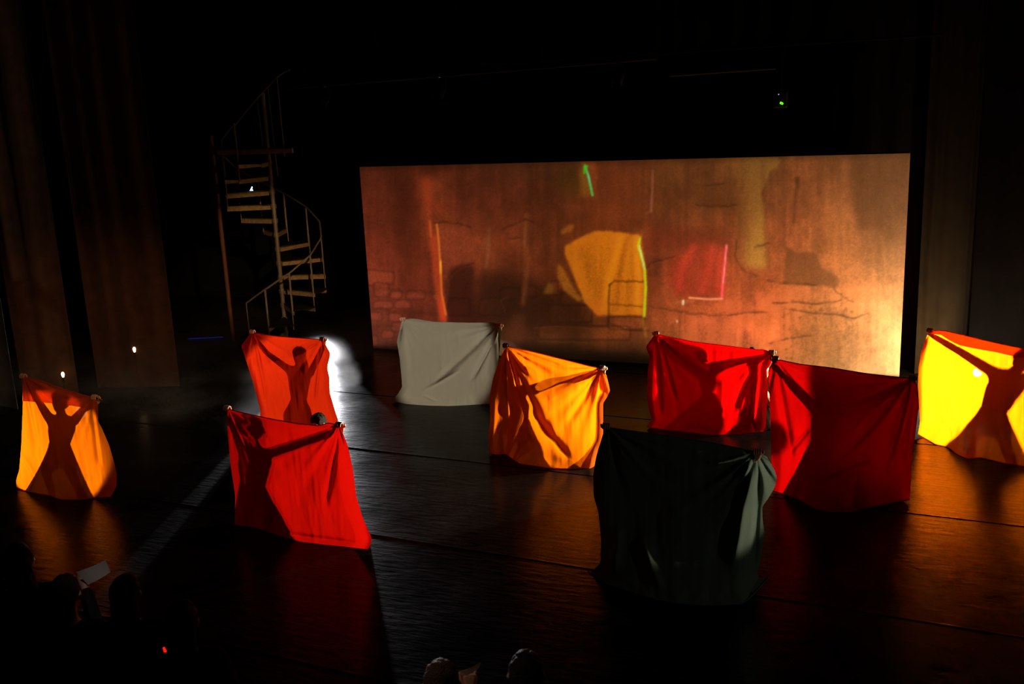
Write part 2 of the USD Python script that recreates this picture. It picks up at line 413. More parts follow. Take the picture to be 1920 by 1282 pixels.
def picture():
    S = [(690, 300, 88, 38, 22), (800, 300, 92, 38, 20), (900, 300, 95, 45, 25), (1000, 300, 105, 52, 28), (1060, 330, 84, 52, 16), (1100, 300, 118, 58, 24), (1200, 300, 120, 62, 26), (1290, 300, 112, 62, 24), (1400, 300, 142, 92, 32), (1490, 300, 140, 74, 34), (1600, 300, 124, 74, 32), (1700, 300, 108, 62, 30),
         (690, 380, 104, 42, 24), (760, 380, 88, 36, 20), (850, 380, 108, 48, 28), (950, 380, 100, 44, 24), (1060, 380, 100, 48, 22), (1150, 380, 118, 56, 26), (1250, 380, 112, 60, 28), (1340, 380, 116, 62, 26), (1490, 380, 148, 78, 40), (1560, 380, 160, 90, 42), (1640, 390, 118, 70, 34), (1700, 390, 120, 70, 34),
         (690, 450, 104, 42, 26), (760, 450, 96, 40, 24), (860, 450, 118, 56, 36), (950, 450, 110, 50, 28), (1040, 450, 92, 44, 22), (1150, 440, 112, 54, 26), (1250, 450, 124, 58, 34), (1350, 450, 130, 62, 34), (1490, 450, 154, 80, 40), (1560, 450, 170, 96, 44), (1640, 460, 128, 78, 40), (1695, 460, 140, 86, 42),
         (700, 530, 110, 44, 28), (760, 530, 106, 42, 27), (860, 530, 84, 36, 22), (930, 530, 92, 42, 22), (1000, 530, 78, 34, 16), (1100, 530, 80, 38, 16), (1240, 530, 122, 56, 34), (1330, 530, 146, 66, 38), (1440, 540, 158, 76, 42), (1560, 530, 170, 98, 46), (1640, 540, 170, 104, 48), (1690, 540, 170, 104, 50),
         (700, 590, 110, 46, 32), (770, 590, 100, 40, 26), (860, 580, 88, 36, 24), (930, 590, 50, 24, 14), (1000, 590, 54, 26, 12), (1090, 590, 62, 32, 12), (1180, 610, 110, 56, 28), (1260, 590, 136, 66, 40), (1350, 590, 160, 76, 52), (1440, 590, 180, 90, 52), (1550, 590, 160, 96, 46), (1640, 590, 176, 112, 50), (1690, 590, 172, 110, 46),
         (700, 645, 104, 42, 26), (760, 640, 84, 34, 22), (860, 640, 66, 28, 18), (950, 640, 58, 30, 14), (1050, 630, 84, 44, 18), (1150, 640, 92, 48, 22), (1250, 630, 130, 68, 38), (1350, 640, 150, 72, 50), (1440, 640, 186, 92, 50), (1550, 640, 148, 88, 42), (1640, 650, 150, 96, 42), (1690, 650, 150, 96, 40),
         (700, 668, 34, 14, 8), (860, 668, 28, 12, 8), (960, 668, 26, 14, 7), (1060, 668, 30, 17, 8), (1150, 668, 48, 28, 13), (1240, 672, 50, 30, 15), (1350, 672, 130, 66, 44), (1440, 680, 150, 80, 48), (1550, 690, 128, 82, 38), (1690, 700, 134, 86, 38),
         (700, 720, 10, 5, 4), (900, 720, 8, 4, 3), (1200, 700, 10, 6, 3), (1300, 720, 60, 34, 20), (1450, 740, 120, 66, 36), (1690, 740, 120, 80, 36), (650, 260, 80, 36, 20), (1750, 260, 100, 58, 28), (650, 740, 8, 4, 3), (1750, 740, 110, 70, 30), (650, 500, 104, 42, 25), (1750, 500, 130, 80, 40)]
    S = np.array(S, float)
    C = np.stack([griddata(S[:, :2], S[:, 2 + k], (gx, gy), method='linear', fill_value=60) for k in range(3)], -1)
    C = ndimage.gaussian_filter(C, (5, 7, 0))
    # streaks that run down the plaster, blotches, grain
    N = lambda sx, sy, sd, oct=3: meshkit.fbm(np.stack([gx / sx, gy / sy, np.full(gx.shape, sd)], -1), octaves=oct) if False else sum(meshkit.noise(np.stack([gx / sx * 2 ** o, gy / sy * 2 ** o, np.full(gx.shape, sd + 7.3 * o)], -1)) / 2 ** o for o in range(oct)) / (2 - .5 ** (oct - 1))
    st = N(14, 170, 1.5, 3) - .5; bl = N(60, 70, 4.5, 4) - .5; gr = N(7, 9, 9.5, 2) - .5
    fine = N(6, 110, 13.5, 2) - .5
    bl2 = N(26, 30, 40.5, 4) - .5
    C = C * (1 + .36 * st + .62 * bl + .42 * bl2 + .16 * gr + .20 * fine)[..., None]
    rag2 = lambda p, a, s: wobbly(p + [p[0]], a, s)
    # yellow stained plaster top right of the middle, with a ragged right edge
    ye = [(1388, 296), (1468, 296), (1460, 312), (1444, 318), (1432, 350), (1424, 366), (1434, 382), (1430, 420), (1434, 470), (1438, 503), (1404, 508), (1384, 498), (1376, 470), (1372, 420), (1378, 360)]
    ye = rag2(ye, 3, 41); C = blend(C, region(ye, 1.5) * np.clip((gx - 1372) / 50, 0, 1) * np.clip((508 - gy) / 14, 0, 1), (156, 120, 46), .8)
    C = blend(C, region([(1424, 300), (1434, 300), (1446, 505), (1436, 505)], 3), (112, 54, 28), .35)
    C = blend(C, region([(1425, 400), (1432, 400), (1437, 503), (1402, 503), (1398, 470)], 8), (182, 140, 60), .7)
    C = blend(C, region([(1236, 300), (1284, 300), (1286, 352), (1240, 350)], 8), (150, 96, 40), .35)
    C = blend(C, region([(1040, 300), (1092, 300), (1096, 366), (1060, 380), (1046, 350)], 9), (74, 54, 14), .45)
    C = blend(C, region([(1084, 320), (1102, 318), (1112, 364), (1092, 366)], 4), (110, 84, 14), .6)
    # grey brown patches where the render has come off
    rag = lambda p, a, s: wobbly(p + [p[0]], a, s)
    C = blend(C, region(rag([(1474, 462), (1498, 476), (1508, 470), (1530, 474), (1540, 500), (1556, 512), (1572, 520), (1572, 540), (1540, 536), (1468, 534)], 2, 1), 2), (104, 62, 34), .72)
    C = blend(C, region(rag([(1594, 292), (1708, 292), (1704, 430), (1690, 470), (1668, 460), (1652, 430), (1630, 424), (1606, 436), (1600, 390), (1588, 340)], 4, 2), 5), (96, 58, 28), .5)
    C = blend(C, region(rag([(1660, 455), (1694, 440), (1690, 520), (1676, 530), (1664, 500)], 3, 3), 4), (134, 86, 42), .5)
    C = blend(C, region(rag([(1302, 340), (1384, 336), (1386, 386), (1310, 390)], 4, 4), 5), (92, 54, 24), .4)
    C = blend(C, region(rag([(1490, 330), (1500, 332), (1500, 352), (1492, 356)], 1, 5), 2), (70, 40, 18), .7)
    C = blend(C, line([(1492, 356), (1488, 418)], 4, 2), (80, 46, 22), .6)
    C = blend(C, line([(1240, 560), (1260, 590), (1330, 590), (1440, 586)], 30, 10), (150, 74, 44), .15)
    C = blend(C, region(rag([(1500, 575), (1560, 575), (1580, 640), (1570, 690), (1480, 690), (1490, 630)], 6, 6), 10), (120, 76, 36), .42)
    C = blend(C, region(rag([(1385, 680), (1394, 622), (1404, 622), (1416, 655), (1422, 690), (1380, 690)], 3, 7), 3), (110, 52, 40), .55)
    sp = (N(4, 5, 21.5, 2) > .66) & (gx > 1470) & (gx < 1600) & (gy > 560) & (gy < 690)
    C = blend(C, ndimage.gaussian_filter(sp.astype(float), .6), (86, 54, 26), .55)
    C = blend(C, region(rag([(816, 424), (868, 420), (884, 440), (888, 490), (858, 500), (842, 520), (832, 548), (826, 480)], 3, 18), 3), (140, 64, 44), .45)
    C = blend(C, region(rag([(690, 300), (700, 470), (730, 470), (738, 300)], 5, 19), 9), (118, 48, 28), .3)
    C = blend(C, region(rag([(742, 330), (780, 330), (796, 500), (752, 520)], 5, 20), 8), (70, 28, 14), .45)
    C = blend(C, region(rag([(1120, 300), (1190, 300), (1200, 420), (1110, 426)], 6, 21), 10), (136, 62, 28), .4)
    C = blend(C, region(rag([(1540, 400), (1590, 380), (1620, 460), (1630, 540), (1560, 500)], 5, 22), 8), (186, 108, 48), .5)
    # dark area low in the middle
    C = blend(C, region(rag([(842, 512), (862, 496), (888, 492), (890, 540), (900, 600), (880, 640), (842, 640), (836, 560)], 3, 8), 4), (46, 18, 12), .75)
    C = blend(C, region(rag([(900, 510), (960, 506), (1010, 520), (1070, 560), (1108, 590), (1108, 620), (1000, 620), (900, 600)], 6, 9), 12), (34, 16, 8), .72)
    C = blend(C, region([(960, 590), (984, 584), (986, 640), (960, 650), (948, 640)], 6), (84, 42, 20), .5)
    # courses of bricks: rounded outlines, paler faces
    bricks = [(688, 508, 736, 534), (702, 532, 728, 556), (732, 546, 752, 560), (762, 546, 796, 560), (812, 548, 828, 562), (700, 565, 735, 578), (740, 564, 770, 578), (690, 586, 715, 600), (728, 588, 752, 602), (716, 620, 738, 634), (690, 630, 708, 650), (735, 605, 790, 620),
              (840, 560, 880, 590), (940, 540, 975, 560), (976, 536, 1004, 556), (1032, 528, 1052, 552), (1046, 528, 1090, 548), (1052, 552, 1104, 572), (1030, 572, 1108, 604), (1110, 562, 1140, 610), (1142, 528, 1208, 572), (1144, 572, 1206, 592), (1142, 594, 1208, 616), (1010, 612, 1180, 636), (900, 560, 940, 590)]
    for i, (x0, y0, x1, y1) in enumerate(bricks):
        b = shapely.box(x0, y0, x1, y1).buffer(-4).buffer(5)
        edge = np.array(b.exterior.coords); e = wobbly(edge, 1.6, 30 + i)
        loc = C[min(gh - 1, int(((y0 + y1) / 2 - PY0) / ST)), min(gw - 1, int(((x0 + x1) / 2 - PX0) / ST))].mean()
        C = blend(C, line(e, 2.0, 1.2), (26, 10, 6), .5)
        if i < 12: C = blend(C, region(e, 4), (150, 66, 48), .5)
        elif i > 13: C = C * (1 + .16 * region(e, 3)[..., None])
    for a, b, c, d in [(700, 540, 830, 552), (690, 580, 840, 590), (700, 610, 840, 622), (690, 640, 800, 646)]:
        C = blend(C, line(wobbly([(a, b), (c, d)], 2, a), 3, 2), (44, 16, 9), .35)
    # the projected live view of the stage: yellow cloth, red cloth, streaks of light
    yc = [(1058, 462), (1090, 444), (1118, 432), (1150, 434), (1200, 440), (1206, 470), (1210, 510), (1208, 560), (1206, 592), (1180, 590), (1150, 592), (1118, 590), (1096, 568), (1076, 520), (1060, 480)]
    ym = region(yc, 2); ys = N(11, 200, 33.5, 2)
    C = C * (1 - .88 * ym[..., None]) + .88 * ym[..., None] * (np.array([184, 112, 2]) * (.86 + .34 * ys)[..., None])
    for p, w, col, a in [([(1090, 470), (1110, 520), (1130, 560)], 16, (150, 84, 4), .6), ([(1168, 442), (1148, 500), (1132, 580)], 9, (216, 142, 4), .7), ([(1176, 446), (1160, 520), (1156, 580)], 5, (130, 70, 6), .55), ([(1192, 446), (1198, 520), (1194, 580)], 7, (228, 152, 2), .7), ([(1180, 450), (1176, 520)], 4, (220, 150, 10), .5)]:
        C = blend(C, line(p, w, 3) * ym, col, a)
    C = blend(C, region([(1050, 436), (1062, 422), (1078, 420), (1072, 434), (1052, 440)], 2), (160, 100, 14), .75)
    C = blend(C, region([(1046, 494), (1054, 500), (1076, 540), (1092, 562), (1084, 566), (1058, 546), (1044, 520)], 2), (166, 112, 10), .6)
    C = blend(C, region([(1028, 528), (1036, 534), (1038, 552), (1018, 550)], 2), (112, 80, 12), .7)
    C = blend(C, line(wobbly([(1142, 536), (1152, 526), (1208, 528)], 1.5, 51), 2, 1), (60, 32, 6), .7)
    C = blend(C, line(wobbly([(1144, 532), (1140, 566), (1142, 606), (1176, 618), (1216, 620)], 1.5, 52), 2.2, 1), (50, 26, 8), .7)
    C = blend(C, line(wobbly([(1142, 570), (1204, 574)], 1.5, 53), 2.2, 1), (90, 48, 6), .6)
    C = blend(C, region([(1108, 560), (1140, 566), (1138, 592), (1110, 592)], 6), (176, 86, 14), .35)
    C = blend(C, line([(1200, 446), (1197, 462), (1203, 480), (1209, 505), (1211, 540), (1208, 592)], 3.4, .8), (186, 224, 0), 1)
    C = blend(C, line([(1199, 460), (1204, 482), (1209, 504)], 1.8, .6), (190, 245, 190), 1)
    C = blend(C, line([(1206, 592), (1208, 612), (1212, 630)], 3, 1.5), (150, 130, 20), .6)
    C = blend(C, line([(1204, 434), (1202, 446)], 3, 1.5), (160, 130, 40), .5)
    rc = [(1262, 478), (1300, 458), (1330, 452), (1362, 462), (1360, 556), (1330, 560), (1268, 552), (1254, 520)]
    C = blend(C, region(rc, 8), (170, 42, 28), .5)
    C = blend(C, region([(1206, 428), (1364, 426), (1364, 470), (1210, 470)], 6), (112, 40, 22), .45)
    for p in ([(1336, 462), (1328, 510), (1316, 545)], [(1352, 470), (1346, 540)], [(1300, 462), (1280, 500), (1272, 540)]):
        C = blend(C, line(p, 8, 4), (204, 46, 42), .6)
    C = blend(C, line([(1362, 460), (1357, 510), (1353, 557)], 3.0, 1.0), (250, 70, 130), 1)
    C = blend(C, line([(1362, 462), (1356, 530)], 1.2, .5), (255, 170, 210), .8)
    C = blend(C, line([(1292, 558), (1330, 561), (1354, 560)], 2.2, .8), (226, 160, 150), .9)
    C = blend(C, line([(1268, 566), (1300, 563)], 3, 2), (170, 100, 80), .6)
    C = blend(C, line([(1281, 564), (1281, 570)], 2.4, .7), (190, 215, 240), 1)
    C = blend(C, line([(1269, 601), (1270, 603)], 2.0, .6), (180, 170, 180), .9)
    C = blend(C, line([(1224, 320), (1223, 358), (1221, 395)], 2.4, 1.2), (176, 120, 140), .75)
    C = blend(C, line([(1210, 400), (1223, 396)], 2.4, 1.2), (150, 100, 90), .5)
    C = blend(C, line([(1097, 310), (1103, 330), (1111, 366)], 2.6, .8), (60, 214, 120), 1)
    C = blend(C, line([(1102, 325), (1107, 345)], 1.5, .6), (90, 200, 230), .7)
    C = blend(C, line([(1096, 324), (1096, 312), (1101, 312)], 3, .8), (60, 190, 10), 1)
    # red-orange streaks at the left, grey and ochre ghosts of cloth edges
    C = blend(C, region([(788, 330), (806, 330), (812, 420), (826, 500), (838, 600), (826, 602), (812, 510), (800, 430)], 4), (150, 56, 24), .55)
    C = blend(C, region([(806, 440), (822, 440), (830, 540), (838, 600), (826, 600), (812, 520)], 3), (178, 62, 26), .5)
    C = blend(C, line([(826, 562), (832, 600)], 6, 2), (220, 70, 24), .7)
    C = blend(C, line([(819, 420), (822, 446), (826, 500), (828, 550), (836, 590)], 2.0, .9), (226, 138, 44), .85)
    C = blend(C, line([(826, 490), (826, 512)], 2.4, .7), (246, 190, 70), .8)
    C = blend(C, line([(806, 415), (808, 442)], 2.2, 1), (206, 110, 40), .7)
    C = blend(C, line([(918, 428), (916, 470), (911, 500)], 3, 2), (138, 100, 78), .6)
    C = blend(C, line([(912, 446), (904, 470)], 2, 2), (130, 92, 70), .5)
    C = blend(C, line([(988, 404), (982, 450), (990, 490), (984, 540), (980, 570)], 5, 3), (146, 84, 36), .45)
    C = blend(C, line([(986, 400), (984, 460)], 2, 1.5), (160, 104, 52), .5)
    # cracks
    cracks = [[(812, 420), (830, 416), (866, 420), (884, 428)], [(838, 560), (842, 520), (858, 504), (890, 492)], [(955, 448), (975, 446)], [(985, 410), (1006, 420)], [(940, 430), (985, 412)],
              [(1212, 502), (1222, 492), (1240, 488), (1264, 480)], [(1380, 448), (1378, 480), (1390, 505), (1418, 518)], [(1302, 384), (1340, 388), (1380, 384)], [(1322, 348), (1356, 344)], [(1414, 464), (1440, 456)], [(1438, 526), (1466, 530), (1530, 534)],
              [(1486, 564), (1520, 570), (1550, 568), (1578, 562)], [(1470, 578), (1496, 584), (1560, 588), (1600, 596), (1630, 586)], [(1444, 644), (1480, 634), (1520, 630)], [(1290, 588), (1360, 592), (1400, 586), (1440, 584)], [(1220, 576), (1290, 586)], [(1450, 568), (1476, 568)], [(1000, 612), (1060, 608), (1108, 614)], [(1010, 636), (1100, 640)], [(1220, 624), (1240, 622)], [(952, 552), (940, 560), (946, 580)], [(1600, 566), (1580, 556), (1560, 540)]]
    for i, c in enumerate(cracks):
        C = blend(C, line(wobbly(c, 1.8, 70 + i), 1.5, 1.2) * np.clip(.25 + 2.4 * (N(16, 16, 50.5 + i, 2) - .3), .15, 1), (34, 16, 9), .75)
        C = blend(C, line(wobbly(c, 1.8, 70 + i), 5, 4), (70, 36, 20), .14)
        C = blend(C, line(np.asarray(wobbly(c, 1.8, 70 + i)) + [0, 3], 1.6, 1.0), (190, 120, 66), .13)
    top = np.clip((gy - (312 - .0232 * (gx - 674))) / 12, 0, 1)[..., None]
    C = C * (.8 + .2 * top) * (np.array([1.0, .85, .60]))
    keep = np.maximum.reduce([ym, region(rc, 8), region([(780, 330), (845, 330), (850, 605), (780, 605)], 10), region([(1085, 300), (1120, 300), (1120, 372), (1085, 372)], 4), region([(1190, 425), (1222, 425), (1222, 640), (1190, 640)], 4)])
    lum = np.interp(gy, [290, 330, 420, 500, 600, 720], [.66, .70, .84, .97, 1, 1])  # dimmer towards the top: brightness gradient put into the emitted colour
    lum = lum * (1 + .16 * region([(1500, 500), (1750, 460), (1750, 720), (1480, 720)], 40)) * (1 + .32 * region([(1240, 545), (1480, 545), (1500, 700), (1250, 700)], 40))  # lower right brightened in the emitted colour, adding to the lamp glow
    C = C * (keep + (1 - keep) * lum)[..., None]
    up = (655 + .0545 * (gx - 700) - gy) / np.interp(gx, [700, 860, 960, 1200, 1300, 1400], [14, 22, 40, 34, 18, 8])  # dark fade along the foot: shade painted into the emitted picture
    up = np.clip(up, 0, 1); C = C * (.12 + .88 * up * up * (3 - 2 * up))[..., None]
    C = C * (1 + .05 * (np.random.default_rng(5).normal(size=gx.shape)))[..., None].clip(.8, 1.2)
    return srgb(np.clip(C, 0, 255))


PIC = picture()
nu, nv = 640, 236
uu, vv = np.meshgrid(np.linspace(SX0, SX1, nu), np.linspace(SZ0, SZ1, nv))
sag = .012 * np.sin((uu - SX0) * 1.9) * (1 - ((vv - SZ0) / (SZ1 - SZ0)) ** 2)
sp = np.stack([uu, SY + sag, vv], -1).reshape(-1, 3)
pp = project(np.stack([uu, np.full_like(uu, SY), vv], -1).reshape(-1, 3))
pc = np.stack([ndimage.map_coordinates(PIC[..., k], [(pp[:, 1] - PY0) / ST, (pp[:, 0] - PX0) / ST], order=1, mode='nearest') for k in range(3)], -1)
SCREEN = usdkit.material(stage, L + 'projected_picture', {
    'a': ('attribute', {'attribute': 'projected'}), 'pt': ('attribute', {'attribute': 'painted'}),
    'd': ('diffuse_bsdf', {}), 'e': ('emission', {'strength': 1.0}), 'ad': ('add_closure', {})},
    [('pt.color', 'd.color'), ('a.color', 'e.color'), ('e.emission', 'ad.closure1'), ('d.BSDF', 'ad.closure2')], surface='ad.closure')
CANVAS = principled('white_canvas', (.5, .48, .45), .9, .1)
scr = thing('projection_screen', 'wide projection screen showing a cracked plaster and brick wall with projected cloth images', 'projection screen', (SX0, SY, 0))
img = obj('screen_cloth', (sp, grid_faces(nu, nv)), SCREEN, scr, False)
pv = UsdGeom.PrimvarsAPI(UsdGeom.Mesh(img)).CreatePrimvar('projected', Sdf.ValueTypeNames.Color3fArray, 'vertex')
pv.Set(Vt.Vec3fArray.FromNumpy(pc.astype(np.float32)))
# screen reflectance copied from the emitted picture, projected light streaks and foot fade included
_l = PIC.mean(-1); _rel = np.clip((_l + .004) / (ndimage.gaussian_filter(_l, 26) + .004), .12, 2.0)
_hue = PIC / np.maximum(PIC.max(-1, keepdims=True), 1e-4)
_pic_albedo = np.clip((.40 * _rel ** .8)[..., None] * (.70 * np.array([1, .94, .80]) + .30 * _hue), .02, .8)
pw = np.stack([ndimage.map_coordinates(_pic_albedo[..., k], [(pp[:, 1] - PY0) / ST, (pp[:, 0] - PX0) / ST], order=1, mode='nearest') for k in range(3)], -1)
UsdGeom.PrimvarsAPI(UsdGeom.Mesh(img)).CreatePrimvar('painted', Sdf.ValueTypeNames.Color3fArray, 'vertex').Set(Vt.Vec3fArray.FromNumpy(pw.astype(np.float32)))
obj('top_hem', box((SX0 + SX1) / 2, SY + .05, SZ1 + .0, SX1 - SX0, .04, .045, .01), WALLBLACK, scr)
obj('bottom_pipe', tube([(SX0, SY + .05, .035), (SX1, SY + .05, .035)], .02, 10), BLACKMETAL, scr)
for xx in np.linspace(SX0 + .3, SX1 - .3, 12):
    obj('tie', tube([(xx, SY + .05, SZ1 + .02), (xx + .01, SY + .06, SZ1 + .5), (xx, SY + .05, 5.45)], .004, 5), VELVETDARK, scr)
obj('hanging_pipe', tube([(SX0 - .4, SY + .05, 5.45), (SX1 + .4, SY + .05, 5.45)], .024, 10), VELVETDARK, scr)


# ------------------------------------------------------------------ cloths held up by the performers
def coons(top, bottom, left, right, nu, nv):
    u, v = np.linspace(0, 1, nu), np.linspace(0, 1, nv)
    T, B, Lf, R = smooth_curve(top, u), smooth_curve(bottom, u), smooth_curve(left, v), smooth_curve(right, v)   # left, right from the top down
    U, V = u[None, :, None], v[:, None, None]
    P = (1 - V) * T[None] + V * B[None] + (1 - U) * Lf[:, None] + U * R[:, None]
    P = P - ((1 - U) * (1 - V) * T[0] + U * (1 - V) * T[-1] + (1 - U) * V * B[0] + U * V * B[-1])
    return P[::-1]                                                                  # rows from the bottom up


CLOTHS = {}


def cloth(key, label, mat, top, bottom, left, right, plane=None, fans=(.5, .5), ridges=(), ripple=.010, billow=.03, curl=(0, 0), curl_w=.06, seed=0, group=None, flap=None, nu=150, nv=130):
    """A cloth hanging from two hands: the outline stands in its own upright plane, the hem lies on the floor; gathers fan out from the hands."""
    P = coons(top, bottom, left, right, nu, nv)
    G = on_floor(P[0], .001)
    a, b = (np.asarray(plane[0]), np.asarray(plane[1])) if plane else (G[0, :2], G[-1, :2])
    d = (b - a) / np.linalg.norm(b - a); n = np.array([d[1], -d[0], 0.0]); p0 = np.array([*a, 0.0])
    ob = (G - p0) @ n
    if plane: ob = ob * 0
    v = np.linspace(0, 1, nv)[:, None]; u = np.linspace(0, 1, nu)[None, :]
    O = ob[None, :] * np.clip(1 - v / .55, 0, 1) ** 2
    flat = on_plane(P, p0, n); s = (flat[..., :2] - a) @ d; z = flat[..., 2]
    W, H = np.ptp(s), z.max()
    O = O - curl[0] * np.clip(1 - u / curl_w, 0, 1) ** 1.5 * np.clip((1 - v) / .12, 0, 1) - curl[1] * np.clip(1 - (1 - u) / curl_w, 0, 1) ** 1.5 * np.clip((1 - v) / .12, 0, 1)
    f = np.zeros_like(s); r = np.random.default_rng(seed)
    for k, (cs, cz, sg) in enumerate([(s[-1, 2], z[-1, 2], 1), (s[-1, -3], z[-1, -3], -1)]):
        ds, dz = (s - cs) * sg, cz - z; rad = np.hypot(ds, dz); th = np.arctan2(ds, np.maximum(dz, 1e-6))
        for fr, w in ((9, .55), (17, .35), (31, .16)):
            f += fans[k] * w * .055 * np.sin(fr * th + r.uniform(0, 6) + .8 * np.sin(3 * rad + r.uniform(0, 6))) * np.minimum(rad / .18, 1) * np.exp(-rad / .75)
    ns = lambda sx, sz, sd, q=2: sum(meshkit.noise(np.stack([s * sx * 2 ** o, z * sz * 2 ** o, np.full(s.shape, sd + seed * 3.1 + o * 5.7)], -1)) / 2 ** o for o in range(q)) / 1.5 - .5
    f += ripple * 2.4 * ns(13, 1.8, 2.2) * np.clip((1 - v) / .1, 0, 1) + billow * 2.0 * ns(2.3, 1.3, 8.4) * np.clip((1 - v) / .2, 0, 1) * np.clip(v / .1, .2, 1)
    low = np.exp(-z / .10)
    f += .022 * ns(9, 6, 5.5) * low
    for (q0, q1, w, am) in ridges:
        e = on_plane(np.array([q0, q1], float), p0, n); e = np.stack([(e[:, :2] - a) @ d, e[:, 2]], -1)
        t = e[1] - e[0]; ln = np.linalg.norm(t); t /= ln
        al = (s - e[0, 0]) * t[0] + (z - e[0, 1]) * t[1]; ac = -(s - e[0, 0]) * t[1] + (z - e[0, 1]) * t[0]
        env = np.clip(al / (.25 * ln), 0, 1) * np.clip((ln - al) / (.25 * ln), 0, 1); env = env * env * (3 - 2 * env)
        f += am * np.exp(-(ac / w) ** 2) * env
    f *= np.clip(v * 14, 0, 1) ** .7                                            # the hem keeps to the floor
    O = np.where(v > 0, O + f, O)
    D = ray(P); num = ((p0 - EYE) @ n) + O
    X = EYE + D * (num / (D @ n))[..., None]
    X[..., 2] = np.maximum(X[..., 2], .001)
    c = X.reshape(-1, 3)
    t = thing(key, label, 'cloth', (*((a + b) / 2), 0), group)
    st = np.stack([(s - s.min()), z], -1).reshape(-1, 2)
    obj('draped_sheet', (c, grid_faces(nu, nv)), mat, t, True, st)
    # stitched hems: a rolled edge along the top and along the foot
    tb = X[-1] + np.array([0, 0, -.004]); obj('top_hem', tube(tb[::2], .0055, 6), mat, t, True, None)
    bb = X[0] + np.array([0, 0, .003]); obj('bottom_hem', tube(bb, .0055, 6), mat, t, True, None)
    if flap:                                                                      # where the sheet is folded over its top edge
        fl_ = np.asarray(flap, float); u1 = np.linspace(0, 1, nu); Tp = P[-1]; lo = np.stack([Tp[:, 0], np.interp(Tp[:, 0], fl_[:, 0], fl_[:, 1])], -1)
        lo[:, 1] = np.maximum(lo[:, 1], Tp[:, 1] + 2)
        k = 14; rows = []
        for j in range(k):
            q = lo * (1 - j / (k - 1)) + Tp * (j / (k - 1))
            dd = ray(q); base = ((p0 - EYE) @ n) - .022 * (1 - j / (k - 1)) ** .5 - .004 * np.sin(u1 * 23 + seed)
            rows.append(EYE + dd * (base / (dd @ n))[:, None])
        obj('folded_over_top', (np.concatenate(rows), grid_faces(nu, k)), mat, t, True)
    CLOTHS[t.GetName()] = dict(p0=p0, n=n, d=d, TL=X[-1, 1], TR=X[-1, -2], X=X, prim=t)
    print(key, t.GetName(), 'plane', np.round(a, 2), np.round(b, 2), 'W %.2f' % W, 'H %.2f' % H, 'TL', np.round(X[-1, 1], 2), 'TR', np.round(X[-1, -2], 2))
    return t


cloth('orange_cloth', 'orange cloth at the far left with the whole shadow of a dancer with raised arms', ORANGE,
      [(42, 705), (75, 713), (115, 727), (150, 738), (168, 743), (178, 745)], [(31, 914), (52, 922), (90, 929), (115, 937), (150, 937), (180, 933), (208, 931)],
      [(42, 705), (43, 750), (40, 830), (36, 880), (30, 900), (31, 914)], [(178, 745), (184, 760), (184, 790), (190, 800), (205, 835), (215, 870), (219, 890), (218, 912), (208, 931)],
      fans=(.5, .5), ridges=[((47, 720), (70, 850), .05, .03), ((170, 750), (188, 880), .04, .05), ((40, 850), (70, 900), .04, -.03)], billow=.025, curl=(-.03, -.14), curl_w=.14, seed=1,
      flap=[(30, 752), (60, 753), (110, 757), (150, 763), (185, 768)])
cloth('red_cloth', 'upper left red cloth in front of the bright white lamp', SCARLET,
      [(472, 622), (500, 627), (520, 630), (560, 633), (605, 636)], [(484, 812), (540, 820), (580, 823), (642, 825)],
      [(472, 622), (452, 648), (463, 681), (475, 719), (488, 768), (488, 795), (484, 812)], [(605, 636), (619, 662), (614, 690), (618, 710), (618, 735), (628, 770), (636, 795), (642, 825)],
      fans=(.5, .6), ridges=[((480, 640), (500, 760), .04, .03), ((602, 640), (590, 760), .03, .05)], curl=(-.1, -.12), curl_w=.08, seed=2)
cloth('red_cloth', 'near left red cloth, the one with dark hair showing over its top', VERMILION,
      [(424, 765), (450, 772), (500, 783), (560, 794), (600, 797), (616, 792), (637, 797)], [(440, 984), (480, 990), (520, 1004), (560, 1016), (610, 1022), (650, 1026), (689, 1031)],
      [(424, 765), (427, 810), (432, 870), (441, 930), (440, 984)], [(637, 797), (652, 835), (662, 880), (668, 930), (680, 970), (697, 1008), (696, 1020), (689, 1031)],
      fans=(.7, .9), ridges=[((636, 800), (608, 960), .04, .05), ((640, 805), (676, 960), .04, -.05), ((430, 770), (490, 900), .05, .05), ((520, 1000), (690, 1022), .03, .04)], curl=(0, -.22), curl_w=.12, seed=3)
cloth('grey_cloth', 'grey cloth standing in front of the left half of the projection screen', GREY,
      [(754, 599), (775, 597), (810, 603), (870, 605), (910, 605), (925, 604), (937, 611)], [(734, 751), (760, 757), (800, 760), (840, 761), (880, 759), (918, 757)],
      [(754, 599), (744, 640), (749, 670), (752, 700), (754, 725), (745, 740), (734, 751)], [(937, 611), (940, 616), (938, 650), (932, 690), (924, 720), (918, 757)],
      fans=(.35, .9), ridges=[((935, 612), (800, 730), .05, .06), ((936, 618), (880, 720), .035, .06), ((870, 690), (790, 735), .03, -.04), ((790, 740), (820, 752), .02, .04)], ripple=.017, curl=(-.1, -.03), curl_w=.07, seed=4)
